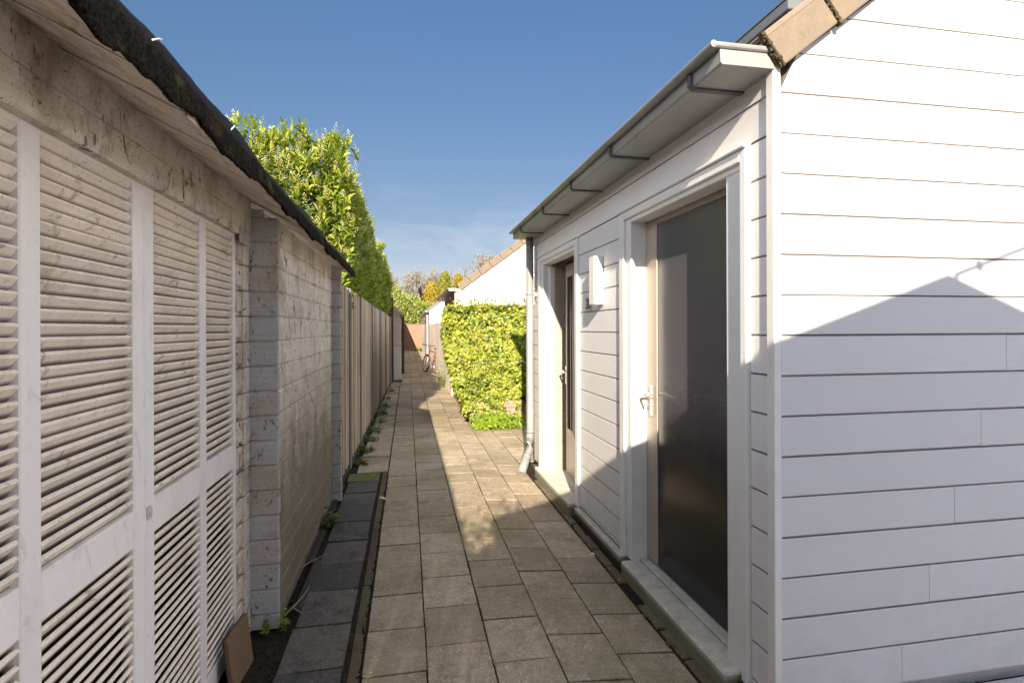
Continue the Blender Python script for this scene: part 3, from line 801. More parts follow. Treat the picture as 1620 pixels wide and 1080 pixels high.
# small white box and the number plate on the side wall
bx = thing('wall_box', (WX, 3.85, 1.69), 'small white upright box fixed to the cladding between the two doors', 'box')
b = MB(); b.box((1.327, 3.788, 1.69), (1.398, 3.902, 2.042), 0.004); b.build('cover', M['plastic'], bx)
for z_ in (1.70, 1.93):
    b = MB(); b.box((1.3975, 3.778, z_), (WX+0.002, 3.787, z_+.013)); b.build('fixing_lug', M['black'], bx)
npx = thing('house_number', (WX, 4.11, 1.70), 'little pale enamel number plate partly behind the white wall box', 'number plate')
b = MB(); b.box((1.394, 4.045, 1.655), (1.3985, 4.185, 1.765), 0.002); b.build('plate', M['plate'], npx)
cu = bpy.data.curves.new('digits', 'FONT'); cu.body = '20'; cu.size = 0.115; cu.extrude = 0.001; cu.align_x = 'CENTER'
to = bpy.data.objects.new('digits_tmp', cu); S.collection.objects.link(to)
dg = bpy.context.evaluated_depsgraph_get(); me = bpy.data.meshes.new_from_object(to.evaluated_get(dg))
bpy.data.objects.remove(to)
me.materials.append(M['cable'])
Mt = Matrix.Translation((1.3925, 4.115, 1.672)) @ Matrix.Rotation(rad(-90), 4, 'Z') @ Matrix.Rotation(rad(90), 4, 'X')
me.transform(Mt)
do = bpy.data.objects.new('digits', me); S.collection.objects.link(do); setpar(do, npx)

# ------------------------------------------------------------------ the old shed on the left
old = thing('louvred_shed', (-0.66, 3.0, 0), 'old whitewashed log shed on the left with louvred doors and black felt roof edge', 'shed')
DX = -0.79
def shutter(name, panels, y0, y1, stiles, label=None):
    f = MB()
    for a0, b0 in stiles: f.box((DX-0.035, a0, 0.03), (DX, b0, 1.99), 0.003)
    prev = None
    for a0, b0 in panels:
        f.box((DX-0.033, a0+.0005, 0.880), (DX-0.001, b0-.0005, 0.988), 0.002)
        f.box((DX-0.033, a0+.0005, 0.03), (DX-0.001, b0-.0005, 0.12), 0.002)
        f.box((DX-0.033, a0+.0005, 1.95), (DX-0.001, b0-.0005, 1.988), 0.002)
    o = f.build(name, M['old_stile'], old)
    if label: o['label'] = label
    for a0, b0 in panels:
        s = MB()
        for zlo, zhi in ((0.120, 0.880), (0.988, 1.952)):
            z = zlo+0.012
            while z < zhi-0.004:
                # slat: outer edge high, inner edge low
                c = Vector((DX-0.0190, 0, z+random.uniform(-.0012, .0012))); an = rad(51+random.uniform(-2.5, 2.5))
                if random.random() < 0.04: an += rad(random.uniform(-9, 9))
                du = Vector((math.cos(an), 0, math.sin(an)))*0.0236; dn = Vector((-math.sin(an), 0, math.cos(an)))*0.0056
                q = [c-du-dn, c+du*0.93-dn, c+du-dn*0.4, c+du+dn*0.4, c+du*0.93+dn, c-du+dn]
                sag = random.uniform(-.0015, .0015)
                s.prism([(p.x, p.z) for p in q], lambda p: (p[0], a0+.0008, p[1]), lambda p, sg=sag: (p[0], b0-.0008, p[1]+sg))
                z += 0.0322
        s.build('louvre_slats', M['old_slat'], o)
    return o
random.seed(11)
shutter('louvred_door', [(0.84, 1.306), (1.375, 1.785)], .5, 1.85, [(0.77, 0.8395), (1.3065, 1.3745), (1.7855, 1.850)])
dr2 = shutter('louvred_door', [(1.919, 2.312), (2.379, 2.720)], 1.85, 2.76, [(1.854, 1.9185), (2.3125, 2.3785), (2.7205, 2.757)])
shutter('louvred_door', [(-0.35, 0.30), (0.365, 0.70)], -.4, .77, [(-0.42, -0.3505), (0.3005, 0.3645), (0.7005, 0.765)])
l = MB(); l.box((DX-0.0005, 1.862, 0.935), (DX+0.008, 1.882, 0.975), 0.002); l.box((DX+0.007, 1.866, 0.948), (DX+0.013, 1.878, 0.962), 0.002)
l.build('lock_plate', M['alu'], dr2)
b = MB(); b.box((-2.6, -1.15, 0.0), (-0.90, 5.0, 2.0)); b.build('shed_core', M['dark'], old)
# beam over the doors
b = MB()
b.box((-0.80, -1.1, 1.960), (-0.760, 2.715, 2.052), 0.004)
b.box((-0.80, -1.1, 2.0535), (-0.766, 2.715, 2.235), 0.004)
b.box((-0.80, 2.717, 2.0), (-0.768, 2.944, 2.235), 0.003)
b.box((-0.90, -1.1, 1.962), (-0.801, 2.90, 2.02), 0.0)
b.build('door_beam', M['old_y'], old)
b = MB(); b.box((-0.768, 2.735, 1.925), (-0.762, 2.90, 1.998), 0.001)
for i in range(10):
    b.tube([(-0.763, 2.755+0.03*(i % 5), 1.945+0.03*(i//5)), (-0.7605, 2.755+0.03*(i % 5), 1.945+0.03*(i//5))], 0.004, 8)
b.build('metal_bracket', M['old_x'], old)
# door post with notched log ends
b = MB(); random.seed(3)
LP = 0.1253; LZ = 1.958
k = -1
while LZ-LP*(k+1) > -0.05:
    zt_ = LZ-LP*k; zb_ = max(0.0, zt_-LP)
    b.box((-0.86, 2.770, zb_+0.020), (-0.792+random.uniform(-.003, .003), 2.86, zt_-0.004), 0.006)
    b.box((-0.86, 2.858, zb_+0.002), (-0.780+random.uniform(-.002, .002), 2.948, zt_-0.002), 0.005)
    b.box((-0.86, 2.772, zb_+0.001), (-0.806, 2.856, zb_+0.019), 0.002)
    k += 1
b.build('door_post', M['old_y'], old)
# log wall: rounded bevel boards
PL = [(-0.045, 0.0), (-0.009, 0.0), (0.0, 0.010), (0.0, 0.1155), (-0.009, 0.1253), (-0.045, 0.1253)]
WXL = -0.655
w = MB()
for k in range(-1, 16):
    z = LZ-LP*(k+1); c = []
    yy = [2.975]; 
    if k % 3 == 1: yy.append(random.uniform(3.5, 4.6))
    yy.append(5.02)
    wob = random.uniform(-.0015, .0015)
    for i in range(len(yy)-1):
        w.prism(PL, lambda p: (WXL+p[0]+wob, yy[i]+.001, max(0.0, z+p[1])), lambda p: (WXL+p[0]+wob, yy[i+1]-.001, max(0.0, z+p[1])))
w.box((-0.90, 3.0, 0.0), (WXL-0.044, 5.0, 2.0))
w.build('log_wall', M['old_log'], old)
for (ya, yb, xa, xb) in ((2.950, 2.975, -0.84, WXL+0.012), (5.02, 5.075, -0.70, -0.575)):
    w = MB()
    for k in range(-1, 16):
        z = LZ-LP*(k+1); j = random.uniform(-.003, .003)
        w.box((xa, ya, max(0.0, z)+0.0012), (xb+j, yb-0.0005, z+LP-0.0012), 0.007)
        w.box((xa, ya+0.010, max(0.0, z)), (xb-0.012, yb-0.001, z+LP))
    if xa < -.8: w.box((xa, ya+.001, 2.0846), (-0.715, yb-.001, 2.125), 0.004)
    w.build('log_ends', M['old_x'], old)
# roof boards, felt and its drip edge
b = MB(); y = -1.25
RS = 0.50
while y < 5.50:
    y1 = min(y+0.115, 5.50); dz = random.uniform(-.0015, .0015)
    b.face([(-0.515, y+.001, 2.028+dz), (-0.515, y1-.001, 2.028+dz), (-2.6, y1-.001, 2.028+dz+RS*2.085), (-2.6, y+.001, 2.028+dz+RS*2.085)])
    b.face([(-0.515, y+.001, 2.046+dz), (-0.515, y1-.001, 2.046+dz), (-2.6, y1-.001, 2.046+dz+RS*2.085), (-2.6, y+.001, 2.046+dz+RS*2.085)])
    b.face([(-0.515, y+.001, 2.028+dz), (-0.515, y1-.001, 2.028+dz), (-0.515, y1-.001, 2.046+dz), (-0.515, y+.001, 2.046+dz)])
    y = y1
b.face([(-0.515, 5.50, 2.028), (-2.6, 5.50, 3.07), (-2.6, 5.50, 3.09), (-0.515, 5.50, 2.046)])
b.build('roof_boards', M['old_soffit'], old)
def felt(name, mat, prof, y0, y1, step, wavef, jit):
    mb = MB(); N = int((y1-y0)/step); m = len(prof)
    for i in range(N+1):
        y = y0+(y1-y0)*i/N; up = rise(y)
        for j, (x, z, wgt) in enumerate(prof):
            n1 = fbm(x*20+j*0.35, y*22, z*15, 4)*jit
            mb.v.append((x+n1*0.8, y, z+up*(0.25 if z < 2.05 else 1.0)+wavef(y)*wgt+fbm(y*25, j*.7, 3, 3)*jit))
    for i in range(N):
        for j in range(m-1):
            a_ = i*m+j
            mb.f.append((a_, a_+1, a_+m+1, a_+m))
    mb.f.append(tuple(range(m))); mb.f.append(tuple(N*m+k for k in range(m))[::-1])
    return mb.build(name, mat, old, smooth=True)
rise = lambda y: 0.040*max(0, 1-(y+1.3)/4.6)
wv = lambda y: 0.009*math.sin(y*9.2+1.0)+0.012*fbm(y*1.9, 7, 0, 3)+0.006*math.sin(y*21+2)+0.007*fbm(y*14, 2, 1, 4)+0.004*(fbm(y*60, 5, 1, 3))
felt('felt_edge', M['felt'], [(-0.530, 2.040, 0.3), (-0.508, 2.019, 1), (-0.501, 2.015, 1), (-0.497, 2.019, 0.9), (-0.498, 2.038, 0.5), (-0.499, 2.060, .3), (-0.506, 2.078, .2), (-0.518, 2.088, .1), (-0.56, 2.108, 0), (-0.70, 2.17, 0), (-1.2, 2.42, 0), (-2.65, 3.15, 0), (-2.65, 3.10, 0), (-1.2, 2.385, 0), (-0.60, 2.084, 0)], -1.3, 5.53, 0.011, wv, 0.007)
wv2 = lambda y: 0.010*math.sin(y*4.3+0.6)+0.006*math.sin(y*11)
felt('felt_top_strip', M['felt_top'], [(-0.522, 2.086, .2), (-0.515, 2.096, .6), (-0.519, 2.114, 1), (-0.536, 2.126, 1), (-0.60, 2.150, .4), (-0.68, 2.178, 0), (-0.60, 2.135, 0)], -1.3, 5.52, 0.03, wv2, 0.002)
for y in (1.27, 1.77):
    c_ = MB(); k_ = rise(y); c_.tube([(-0.505, y-0.045, 2.088+k_), (-0.508, y-.01, 2.108+k_), (-0.514, y+0.02, 2.121+k_), (-0.535, y+0.04, 2.130+k_)], 0.0020, 5)
    c_.build('felt_clip', M['plastic'], old)

# dirt gap, timber edging and wooden board beside the old shed
e = MB()
e.box((-0.640, 3.10, -0.05), (-0.600, 3.72, 0.028), 0.008, Matrix.Rotation(rad(-0.6), 4, 'Z'))
e.box((-0.668, 3.73, -0.05), (-0.607, 5.55, 0.020), 0.008)
ed = e.build('timber_edging', M['darkwood']); tag(ed, 'dark rotten timber edging lying along the foot of the old shed wall', 'edging board')
random.seed(9)
e = MB()
for i in range(420):
    x = random.uniform(-0.78, -0.585) if random.random() < .6 else random.gauss(-0.212, .009); y = random.uniform(2.3, 5.6); s_ = random.uniform(0.0015, 0.005)
    e.box((x-s_, y-s_*1.3, -0.015), (x+s_, y+s_, s_*0.8), s_*0.4, Matrix.Translation((x, y, 0)) @ Matrix.Rotation(random.uniform(0, 3), 4, 'Z') @ Matrix.Translation((-x, -y, 0)))
tag(e.build('debris', M['soil']), 'crumbs of earth and grit along the shed foot and kerb', 'debris', kind='stuff')
lb = thing('leaning_board', (-0.74, 2.62, 0), 'brown plywood board leaning at the foot of the louvred doors', 'board')
b = MB(); b.box((0, 0, 0), (0.016, 0.235, 0.222), 0.001, Matrix.Translation((-0.735, 2.475, -0.008)) @ Matrix.Rotation(rad(-7), 4, 'Y') @ Matrix.Rotation(rad(-4), 4, 'Z'))
b.build('panel', M['plywood'], lb)
b = MB(); b.box((-0.0035, -0.004, 0), (-0.0005, 0.239, 0.226), 0.001, Matrix.Translation((-0.735, 2.475, -0.008)) @ Matrix.Rotation(rad(-7), 4, 'Y') @ Matrix.Rotation(rad(-4), 4, 'Z'))
b.build('backing', M['darkwood'], lb)
tw = MB()
tw.tube([(-0.66, 2.98, 0.03), (-0.60, 3.05, 0.055), (-0.575, 3.18, 0.045), (-0.56, 3.35, 0.03)], [0.004, 0.006, 0.004, 0.002], 6)
tw.tube([(-0.60, 3.05, 0.055), (-0.54, 3.02, 0.03)], [0.005, 0.002], 6)
tag(tw.build('dry_twig', M['drytwig']), 'curved dry twig lying across the timber edging near the corner', 'twig')
tw = MB(); tw.tube([(-0.68, 3.55, 0.03), (-0.62, 3.66, 0.04), (-0.53, 3.83, 0.02)], [0.003, 0.004, 0.002], 6)
tag(tw.build('dry_twig', M['drytwig']), 'thin straight dry twig pointing at the dark slabs below the green plant', 'twig')
random.seed(21)
sc_ = MB()
for (x, y) in ((-0.235, 5.05), (-0.21, 5.02)):
    sc_.box((x-.018, y-.014, -0.002), (x+.015, y+.012, 0.012), 0.004)
tag(sc_.build('paper_scrap', M['scrap']), 'crumpled white scrap lying on the kerb line beside the dark strip', 'litter')
sc_ = MB(); sc_.box((1.235, 3.60, -0.055), (1.262, 3.622, -0.030), 0.006)
tag(sc_.build('white_pebble', M['scrap']), 'whitish pebble lying against the brick edging between the doors', 'pebble')

# ------------------------------------------------------------------ leaves
def leaf_tpl(kind):
    if kind == 'laurel':
        v = [(0, 0, 0), (.35, -.17, .05), (.35, 0, -.02), (.35, .17, .05), (.75, -.13, .03), (.75, 0, -.05), (.75, .13, .03), (1, 0, -.10)]
        f = [(0, 1, 2), (0, 2, 3), (1, 4, 5, 2), (2, 5, 6, 3), (4, 7, 5), (5, 7, 6)]
    elif kind == 'ivy':
        v = [(0, 0, 0), (.25, -.48, .06), (.55, -.30, 0), (1.0, 0, -.05), (.55, .30, 0), (.25, .48, .06), (.35, 0, .07)]
        f = [(0, 1, 6), (1, 2, 6), (2, 3, 6), (3, 4, 6), (4, 5, 6), (5, 0, 6)]
    else:
        v = [(0, 0, 0), (.5, -.28, .03), (1, 0, -.05), (.5, .28, .03)]
        f = [(0, 1, 2, 3)]
    return v, f
TPL = {k: leaf_tpl(k) for k in ('laurel', 'ivy', 'simple')}
def add_leaf(mb, c, d, nrm, size, kind):
    d = d.normalized(); u = nrm.cross(d)
    if u.length < 1e-4: u = Vector((1, 0, 0)).cross(d)
    u.normalize(); n = d.cross(u)
    v, f = TPL[kind]; n0 = len(mb.v)
    for p in v:
        q = c + d*(p[0]*size)+u*(p[1]*size)+n*(p[2]*size); mb.v.append((q.x, q.y, q.z))
    for t_ in f: mb.f.append(tuple(i+n0 for i in t_))
def rv(s=1.0): return Vector((random.gauss(0, s), random.gauss(0, s), random.gauss(0, s)))

# laurel hedge behind the left fence
def laurel(name, label, y0, y1, topf, xf, nwh, seed, flower_n, leafs=0.105):
    random.seed(seed)
    h = thing(name, (-1.4, (y0+y1)/2, 0), label, 'hedge')
    mb = MB(); fl = MB(); dk_ = MB(); st = MB()
    for i in range(nwh):
        y = random.uniform(y0, y1)
        r_ = random.random()
        t = topf(y); xe = xf(y)
        if r_ < 0.48:                       # face towards the path
            z = 1.97+(t-1.97)*random.random()**0.8
            p = Vector((xe+0.16*fbm(y*1.7, z*1.7, seed)-0.22*max(0, (z-t+0.7)), y, z)); n = Vector((1, -0.2, 0.35))
            p.x -= abs(random.gauss(0, 0.07))
        elif r_ < 0.70:                     # top
            x = random.uniform(-2.4, xe-0.1)
            p = Vector((x, y, t-0.32*max(0, (x-xe+0.5))+0.22*fbm(x*1.5, y*1.5, seed)-abs(random.gauss(0, .08)))); n = Vector((0.2, -0.1, 1))
        else:                               # near end
            x = random.uniform(-2.8, xe); z = 1.6+(t-1.6)*random.random()
            p = Vector((x, y0+0.18*fbm(x*1.7, z*1.7, seed+2)+0.30*max(0, z-t+.6)+abs(random.gauss(0, .08)), z)); n = Vector((0.1, -1, 0.35))
        n = (n.normalized()+rv(0.35)).normalized(); ax = (n+Vector((0, 0, 0.7))).normalized()
        k = random.randint(5, 8); u = ax.orthogonal().normalized(); w_ = ax.cross(u)
        ph = random.uniform(0, 6.28)
        for j in range(k):
            a_ = ph+j*2.4; sp_ = 0.35+0.9*random.random()
            d_ = ax*(0.9-0.25*j/k)+(u*math.cos(a_)+w_*math.sin(a_))*sp_
            add_leaf(mb, p-ax*0.018*j, d_, ax, leafs*random.uniform(0.65, 1.15), 'laurel')
        if random.random() < flower_n:
            q = p+ax*0.02; ax2 = (ax+Vector((0, -.2, .8))).normalized(); L = random.uniform(0.10, 0.17)
            m = 22
            for j in range(m):
                a_ = j*2.4; rr = 0.015*(1.1-j/m)
                c = q+ax2*(L*j/m)+(u*math.cos(a_)+w_*math.sin(a_))*rr
                add_leaf(fl, c, (u*math.cos(a_)+w_*math.sin(a_)+ax2*.3), ax2, 0.019, 'simple')
    for i in range(13):                     # shoots standing above the outline
        y = random.uniform(y0, y0+(y1-y0)*0.55); x = random.uniform(-2.1, xf(y)); t = topf(y)-0.32*max(0, (x-xf(y)+0.5))
        p = Vector((x, y, t-0.15)); L = random.uniform(0.2, 0.36); dr = (Vector((0, 0, 1))+rv(.16)).normalized()
        st.tube([p, p+dr*L], [0.005, 0.002], 5)
        for j in range(9):
            a_ = j*2.4; s_ = 0.35+0.65*j/9
            add_leaf(mb, p+dr*L*s_, dr*0.8+Vector((math.cos(a_), math.sin(a_), 0))*0.7, dr, leafs*0.95, 'laurel')
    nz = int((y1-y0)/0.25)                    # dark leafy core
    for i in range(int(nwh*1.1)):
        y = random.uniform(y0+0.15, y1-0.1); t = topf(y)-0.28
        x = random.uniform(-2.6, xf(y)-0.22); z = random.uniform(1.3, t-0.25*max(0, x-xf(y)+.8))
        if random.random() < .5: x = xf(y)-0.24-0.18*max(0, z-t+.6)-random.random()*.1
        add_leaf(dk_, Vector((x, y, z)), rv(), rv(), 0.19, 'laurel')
    for i in range(int((y1-y0)/1.1)+1):
        y = y0+0.4+i*1.1; t = topf(y)
        b0 = Vector((-1.4, y, 0)); 
        st.tube([b0, b0+Vector((.05, .03, 1.0)), b0+Vector((-.05, 0, 2.0))], [0.05, 0.04, 0.03], 8)
        for q in range(9):
            e_ = Vector((-1.4+random.uniform(-.8, .65), y+random.uniform(-.5, .5), random.uniform(2.0, t-0.3)))
            s0 = b0+Vector((0, 0, random.uniform(0.7, 1.8)))
            st.tube([s0, (s0+e_)/2+Vector((0, 0, .1)), e_], [0.022, 0.014, 0.006], 5)
    mb.build('leaves', M['laurel'], h, recalc=False)
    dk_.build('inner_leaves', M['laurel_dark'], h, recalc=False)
    if fl.v: fl.build('flower_spikes', M['flower'], h, recalc=False)
    st.build('stems', M['bark'], h, recalc=False)
    return h
top1 = lambda y: 3.74+0.30*fbm(y*1.1, 1, 5)+(-0.06*max(0, y-8.0))
xf1 = lambda y: -0.66+0.008*(y-6.5)+0.10*fbm(y*0.8, 4, 2)
laurel('laurel_hedge', 'tall flowering laurel hedge rising above the felt roof and board fence on the left', 6.35, 12.6, top1, xf1, 3100, 4, 0.42, 0.118)
top2 = lambda y: 3.45+0.14*fbm(y*0.8, 9, 5)
xf2 = lambda y: -0.50+0.06*fbm(y*0.8, 8, 2)
laurel('laurel_hedge', 'yellower laurel hedge farther along, ending above the last fence boards', 12.8, 16.0, top2, xf2, 1200, 8, 0.36, 0.12)

# ------------------------------------------------------------------ board fence on the left
fn = thing('board_fence', (-0.62, 5.6, 0), 'tall weathered fence of narrow upright boards between the old shed and brick corner', 'fence')
random.seed(12)
A0 = Vector((-0.640, 5.55)); A1 = Vector((-0.455, 15.8)); FD = (A1-A0).normalized(); FL = (A1-A0).length
FA = math.atan2(FD.y, FD.x)
def fbox(mb, u0, u1, w0, w1, z0, z1, bev=0.003, tilt=0.0):
    t = MB(); t.box((u0, w0, z0), (u1, w1, z1), bev)
    for p in t.v:
        d_ = (p[2]-z0)*tilt
        mb.v.append((A0.x+FD.x*(p[0]+d_)+FD.y*p[1], A0.y+FD.y*(p[0]+d_)-FD.x*p[1], p[2]))
    n0 = len(mb.v)-len(t.v); mb.f += [tuple(i+n0 for i in f_) for f_ in t.f]
u = 0.0; bd = MB(); i = 0
while u < FL:
    wd = random.choice((0.095, 0.10, 0.11, 0.14))
    zt_ = 1.955+0.012*math.sin(u*1.1)-0.012*u+random.uniform(-.008, .008)
    if u > 9.5: zt_ = 1.84+random.uniform(-.01, .01)
    off = 0.0 if i % 2 else -0.026
    fbox(bd, u, u+wd, off-0.018, off-random.uniform(0, .002), 0.05, zt_, 0.003, random.uniform(-.003, .003))
    u += wd-0.012 if i % 2 == 0 else wd-0.012; i += 1
bd.build('boards', M['fence'], fn)
for u in (0.62, 1.75, 3.6, 5.5, 7.4, 9.3):
    p = MB(); fbox(p, u, u+0.075, -0.035, 0.022, 0.0, 1.965-0.012*u, 0.006); p.build('post', M['fence_grey'], fn)
p = MB(); fbox(p, 0.0, FL, -0.03, 0.006, -0.03, 0.055, 0.004); p.build('gravel_board', M['darkwood'], fn)
for z in (0.5, 1.5):
    p = MB(); fbox(p, 0.0, FL, -0.085, -0.040, z, z+0.07); p.build('rail', M['fence'], fn)

# ------------------------------------------------------------------ small plants
def herb(name, loc, label, cat, n, R_, H_, ls, mat, seed, kind='ivy', group=None):
    random.seed(seed); mb = MB(); L = Vector(loc)
    for i in range(n):
        a_ = random.uniform(0, 6.28); r_ = R_*math.sqrt(random.random())
        p = L+Vector((math.cos(a_)*r_, math.sin(a_)*r_, 0)); h_ = H_*random.uniform(.3, 1)*(1-0.5*r_/R_)
        q = p+Vector((math.cos(a_)*.3*h_, math.sin(a_)*.3*h_, h_))
        mb.tube([p, (p+q)/2+rv(.004), q], [0.0016, 0.0014, 0.0009], 4, False)
        for j in range(3):
            b_ = random.uniform(0, 6.28); add_leaf(mb, p+(q-p)*(1-.25*j), Vector((math.cos(b_), math.sin(b_), random.uniform(-.2, .5))), Vector((0, 0, 1))+rv(.3), ls*random.uniform(.6, 1.2), kind)
    o = mb.build(name, mat, recalc=False); tag(o, label, cat, group)
    return o
herb('green_weed', (-0.640, 4.40, 0.0), 'bright green leafy weed at the foot of the log wall, halfway along', 'weed', 34, 0.085, 0.17, 0.042, M['weed'], 1)
herb('green_weed', (-0.66, 2.93, 0.0), 'small yellowish weed at the near log corner', 'weed', 14, 0.05, 0.12, 0.030, M['herb'], 2)
herb('green_weed', (-0.70, 5.55, 0.0), 'silvery green weed where shed wall meets fence', 'weed', 12, 0.05, 0.09, 0.03, M['weed'], 3)
wds = [(-0.57, 6.35, 30, .11, .10), (-0.585, 7.0, 46, .15, .13), (-0.53, 7.7, 34, .12, .12), (-0.55, 8.3, 52, .17, .17), (-0.54, 9.1, 44, .16, .16), (-0.52, 10.0, 50, .18, .18), (-0.50, 10.9, 40, .16, .16), (-0.49, 12.1, 30, .14, .14), (-0.44, 13.6, 22, .12, .12)]
lb_ = ['low weed at the fence foot just past the mossy slab', 'wide green weed clump, second along the fence foot', 'third weed clump along the fence foot', 'large weed clump at the fence foot beside the narrow bricks', 'weed clump in the middle of the fence foot', 'tall weed clump by the later half of the fence foot', 'weed clump spreading beside the far fence boards', 'small far weed clump at the fence foot', 'last tiny weed clump before the white cabinet']
for i, (x, y, n, R_, H_) in enumerate(wds):
    herb('green_weed', (x, y, -0.01), lb_[i], 'weed', n, R_, H_, 0.045, M['weed'], 30+i, 'ivy', 'weeds along the fence foot')
herb('green_weed', (1.268, 2.78, -0.05), 'tiny green weed in the joint by the near door sill', 'weed', 5, 0.02, 0.02, 0.018, M['weed'], 50)
herb('green_weed', (1.272, 2.52, -0.05), 'tiniest weed tuft nearest the camera beside the brick edging', 'weed', 5, 0.02, 0.018, 0.016, M['weed'], 51)
# moss in the joints by the shed foot
ms_ = MB(); random.seed(77)
for i in range(900):
    y = random.uniform(2.0, 5.5); x = random.choice((1.262, 1.268, 1.352))+random.gauss(0, .006)
    add_leaf(ms_, Vector((x, y, -0.058)), rv(), Vector((0, 0, 1))+rv(.3), 0.010, 'simple')
for i in range(700):
    y = random.uniform(2.0, 5.9); x = -0.279+random.gauss(0, .006)
    add_leaf(ms_, Vector((x, y, -0.008)), rv(), Vector((0, 0, 1))+rv(.3), 0.009, 'simple')
tag(ms_.build('moss', m_leaf('moss_mat', [(0, (.05, .055, .015)), (1, (.10, .12, .02))], .1, .9, .1), recalc=False), 'moss in the paving joints', 'moss', kind='stuff')

# dead leaves, seeds and pale grit lying on the slabs
random.seed(88); lt = MB(); lt2 = MB()
for i in range(420):
    x = random.choice((random.gauss(-.21, .03), random.gauss(.08, .02), random.gauss(.378, .02), random.gauss(1.26, .03), random.uniform(-.55, 1.3), random.gauss(.675, .02))); y = random.uniform(1.9, 9)**1.0
    add_leaf(lt, Vector((x, y, gz(x)+.006+(.008 if x < -.28 else 0))), Vector((random.gauss(0, 1), random.gauss(0, 1), .1)), Vector((0, 0, 1))+rv(.25), random.uniform(.005, .014), 'simple')
for i in range(300):
    x = random.uniform(-.19, 1.3) if random.random() < .85 else random.uniform(-.55, -.3); y = random.uniform(1.9, 7); s_ = random.uniform(.0009, .0022)
    z_ = gz(x)+(.01 if x < -.28 else .002)
    lt2.box((x-s_, y-s_, z_-.002), (x+s_, y+s_, z_+s_))
tag(lt.build('leaf_litter', M['drytwig'], recalc=False), 'tiny dead leaves and seeds scattered over the slabs', 'litter', kind='stuff')
tag(lt2.build('grit', M['scrap'], recalc=False), 'pale grit scattered over the slabs', 'grit', kind='stuff')
mj = MB()
for i in range(9500):
    c_i = random.choice((0, 1, 1, 2, 2, 3, 4, 5)); y = random.uniform(2.0, 9.5)
    if random.random() < .6: x = lines[c_i]+random.gauss(0, .0035)
    else:
        c = random.randint(0, 4); x = random.uniform(lines[c], lines[c+1]); k = math.floor((y-2.468)/.3675); y = 2.468+k*.3675+(0.18 if c % 2 else 0)+random.gauss(0, .004)
    if fbm(x*2.2, y*1.4, 3) < -0.12: continue
    add_leaf(mj, Vector((x, y, gz(x)-.003)), rv(), Vector((0, 0, 1))+rv(.3), random.uniform(.005, .010), 'simple')
tag(mj.build('joint_moss', M['joint_moss'], recalc=False), 'dark moss filling the joints between the slabs', 'moss', kind='stuff')

# ------------------------------------------------------------------ ivy covered wall on the right
ivy = thing('ivy_hedge', (1.8, 9.3, 0), 'thick sunlit ivy grown over a low wall beside the path', 'hedge')
random.seed(33)
iv = MB(); ivd = MB()
def ivy_front(x, z):  # y of the front surface
    bulge = 0.20*fbm(x*1.6, z*1.6, 1)+0.13*fbm(x*5, z*5, 3)
    return 8.75-0.10*math.sin(max(0, min(1, z/1.9))*3.0)-bulge*0.9
def ivy_left(z, y):   # x of the left edge
    t = max(0.0, min(1.0, z/1.9))
    return 0.94-0.36*min(1, t*1.6)**0.8+0.07*fbm(y*1.5, z*2.0, 5)-0.05*max(0, z-1.2)+0.10*max(0, z-1.72)*3
N_IV = 38000
for i in range(N_IV):
    r_ = random.random()
    if r_ < 0.62:
        z = random.uniform(0.12, 1.90); x = random.uniform(ivy_left(z, 8.7), 3.3)
        if z < 0.26+0.10*math.sin(x*7)+(0.14 if x > 1.55 else -0.14) and random.random() < .85: continue
        y = ivy_front(x, z)+abs(random.gauss(0, .05))+0.25*max(0, z-1.72); n = Vector((-.1, -1, .35))
    elif r_ < 0.80:
        z = random.uniform(0.10, 1.88); y = random.uniform(8.7, 12.5); x = ivy_left(z, y)+abs(random.gauss(0, .04))+0.06*(y > 9)+(y-8.7)*0.03; n = Vector((-1, -.2, .35))
    else:
        x = random.uniform(0.62, 3.3); y = random.uniform(8.7, 10.2); z = 1.86+0.05*fbm(x*2, y*2, 6)+random.gauss(0, .02); n = Vector((0, -.2, 1))
    n = (n.normalized()+rv(.38)).normalized()
    d_ = (Vector((0, 0, -1))+rv(.6)); d_ = d_-n*d_.dot(n)
    add_leaf(iv, Vector((x, y, z)), d_+n*.25, n, random.choice((.022, .029, .037, .046, .062))*random.uniform(.85, 1.15), 'ivy')
for i in range(34):           # shoots on the crown
    x = random.uniform(0.7, 2.3); y = random.uniform(8.7, 9.3)
    for j in range(5): add_leaf(iv, Vector((x+random.gauss(0, .02), y, 1.88+.03*j)), rv(), rv(), .05, 'ivy')
iv.build('leaves', M['ivy'], ivy, recalc=False)
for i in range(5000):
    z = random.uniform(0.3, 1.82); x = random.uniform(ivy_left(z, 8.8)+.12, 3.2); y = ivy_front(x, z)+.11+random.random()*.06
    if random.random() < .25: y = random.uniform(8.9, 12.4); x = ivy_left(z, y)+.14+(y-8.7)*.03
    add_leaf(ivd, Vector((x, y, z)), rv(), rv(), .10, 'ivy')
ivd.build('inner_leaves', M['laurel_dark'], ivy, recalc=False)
b = MB(); b.box((1.02, 8.86, -0.1), (3.3, 9.06, 1.70)); b.box((1.02, 9.06, -0.1), (1.22, 12.6, 1.70)); b.box((0.98, 8.80, -0.1), (3.3, 8.859, 0.34), 0.01)
b.build('low_wall', M['brick_low'], ivy)
random.seed(6)
hb = MB()
for i in range(900):
    x = 1.0+abs(random.gauss(0.25, .32)); y = random.uniform(8.30, 8.78); 
    if x > 1.75 and random.random() < .6: continue
    h_ = random.uniform(0.02, 0.17)*(1 if y > 8.4 else .6); p = Vector((x, y, -0.05))
    q = p+Vector((random.gauss(0, .02), random.gauss(0, .02), h_+.02))
    for j in range(3): add_leaf(hb, q+rv(.012), rv(1)+Vector((0, 0, .3)), Vector((0, -.5, 1))+rv(.4), random.uniform(.025, .05), 'ivy')
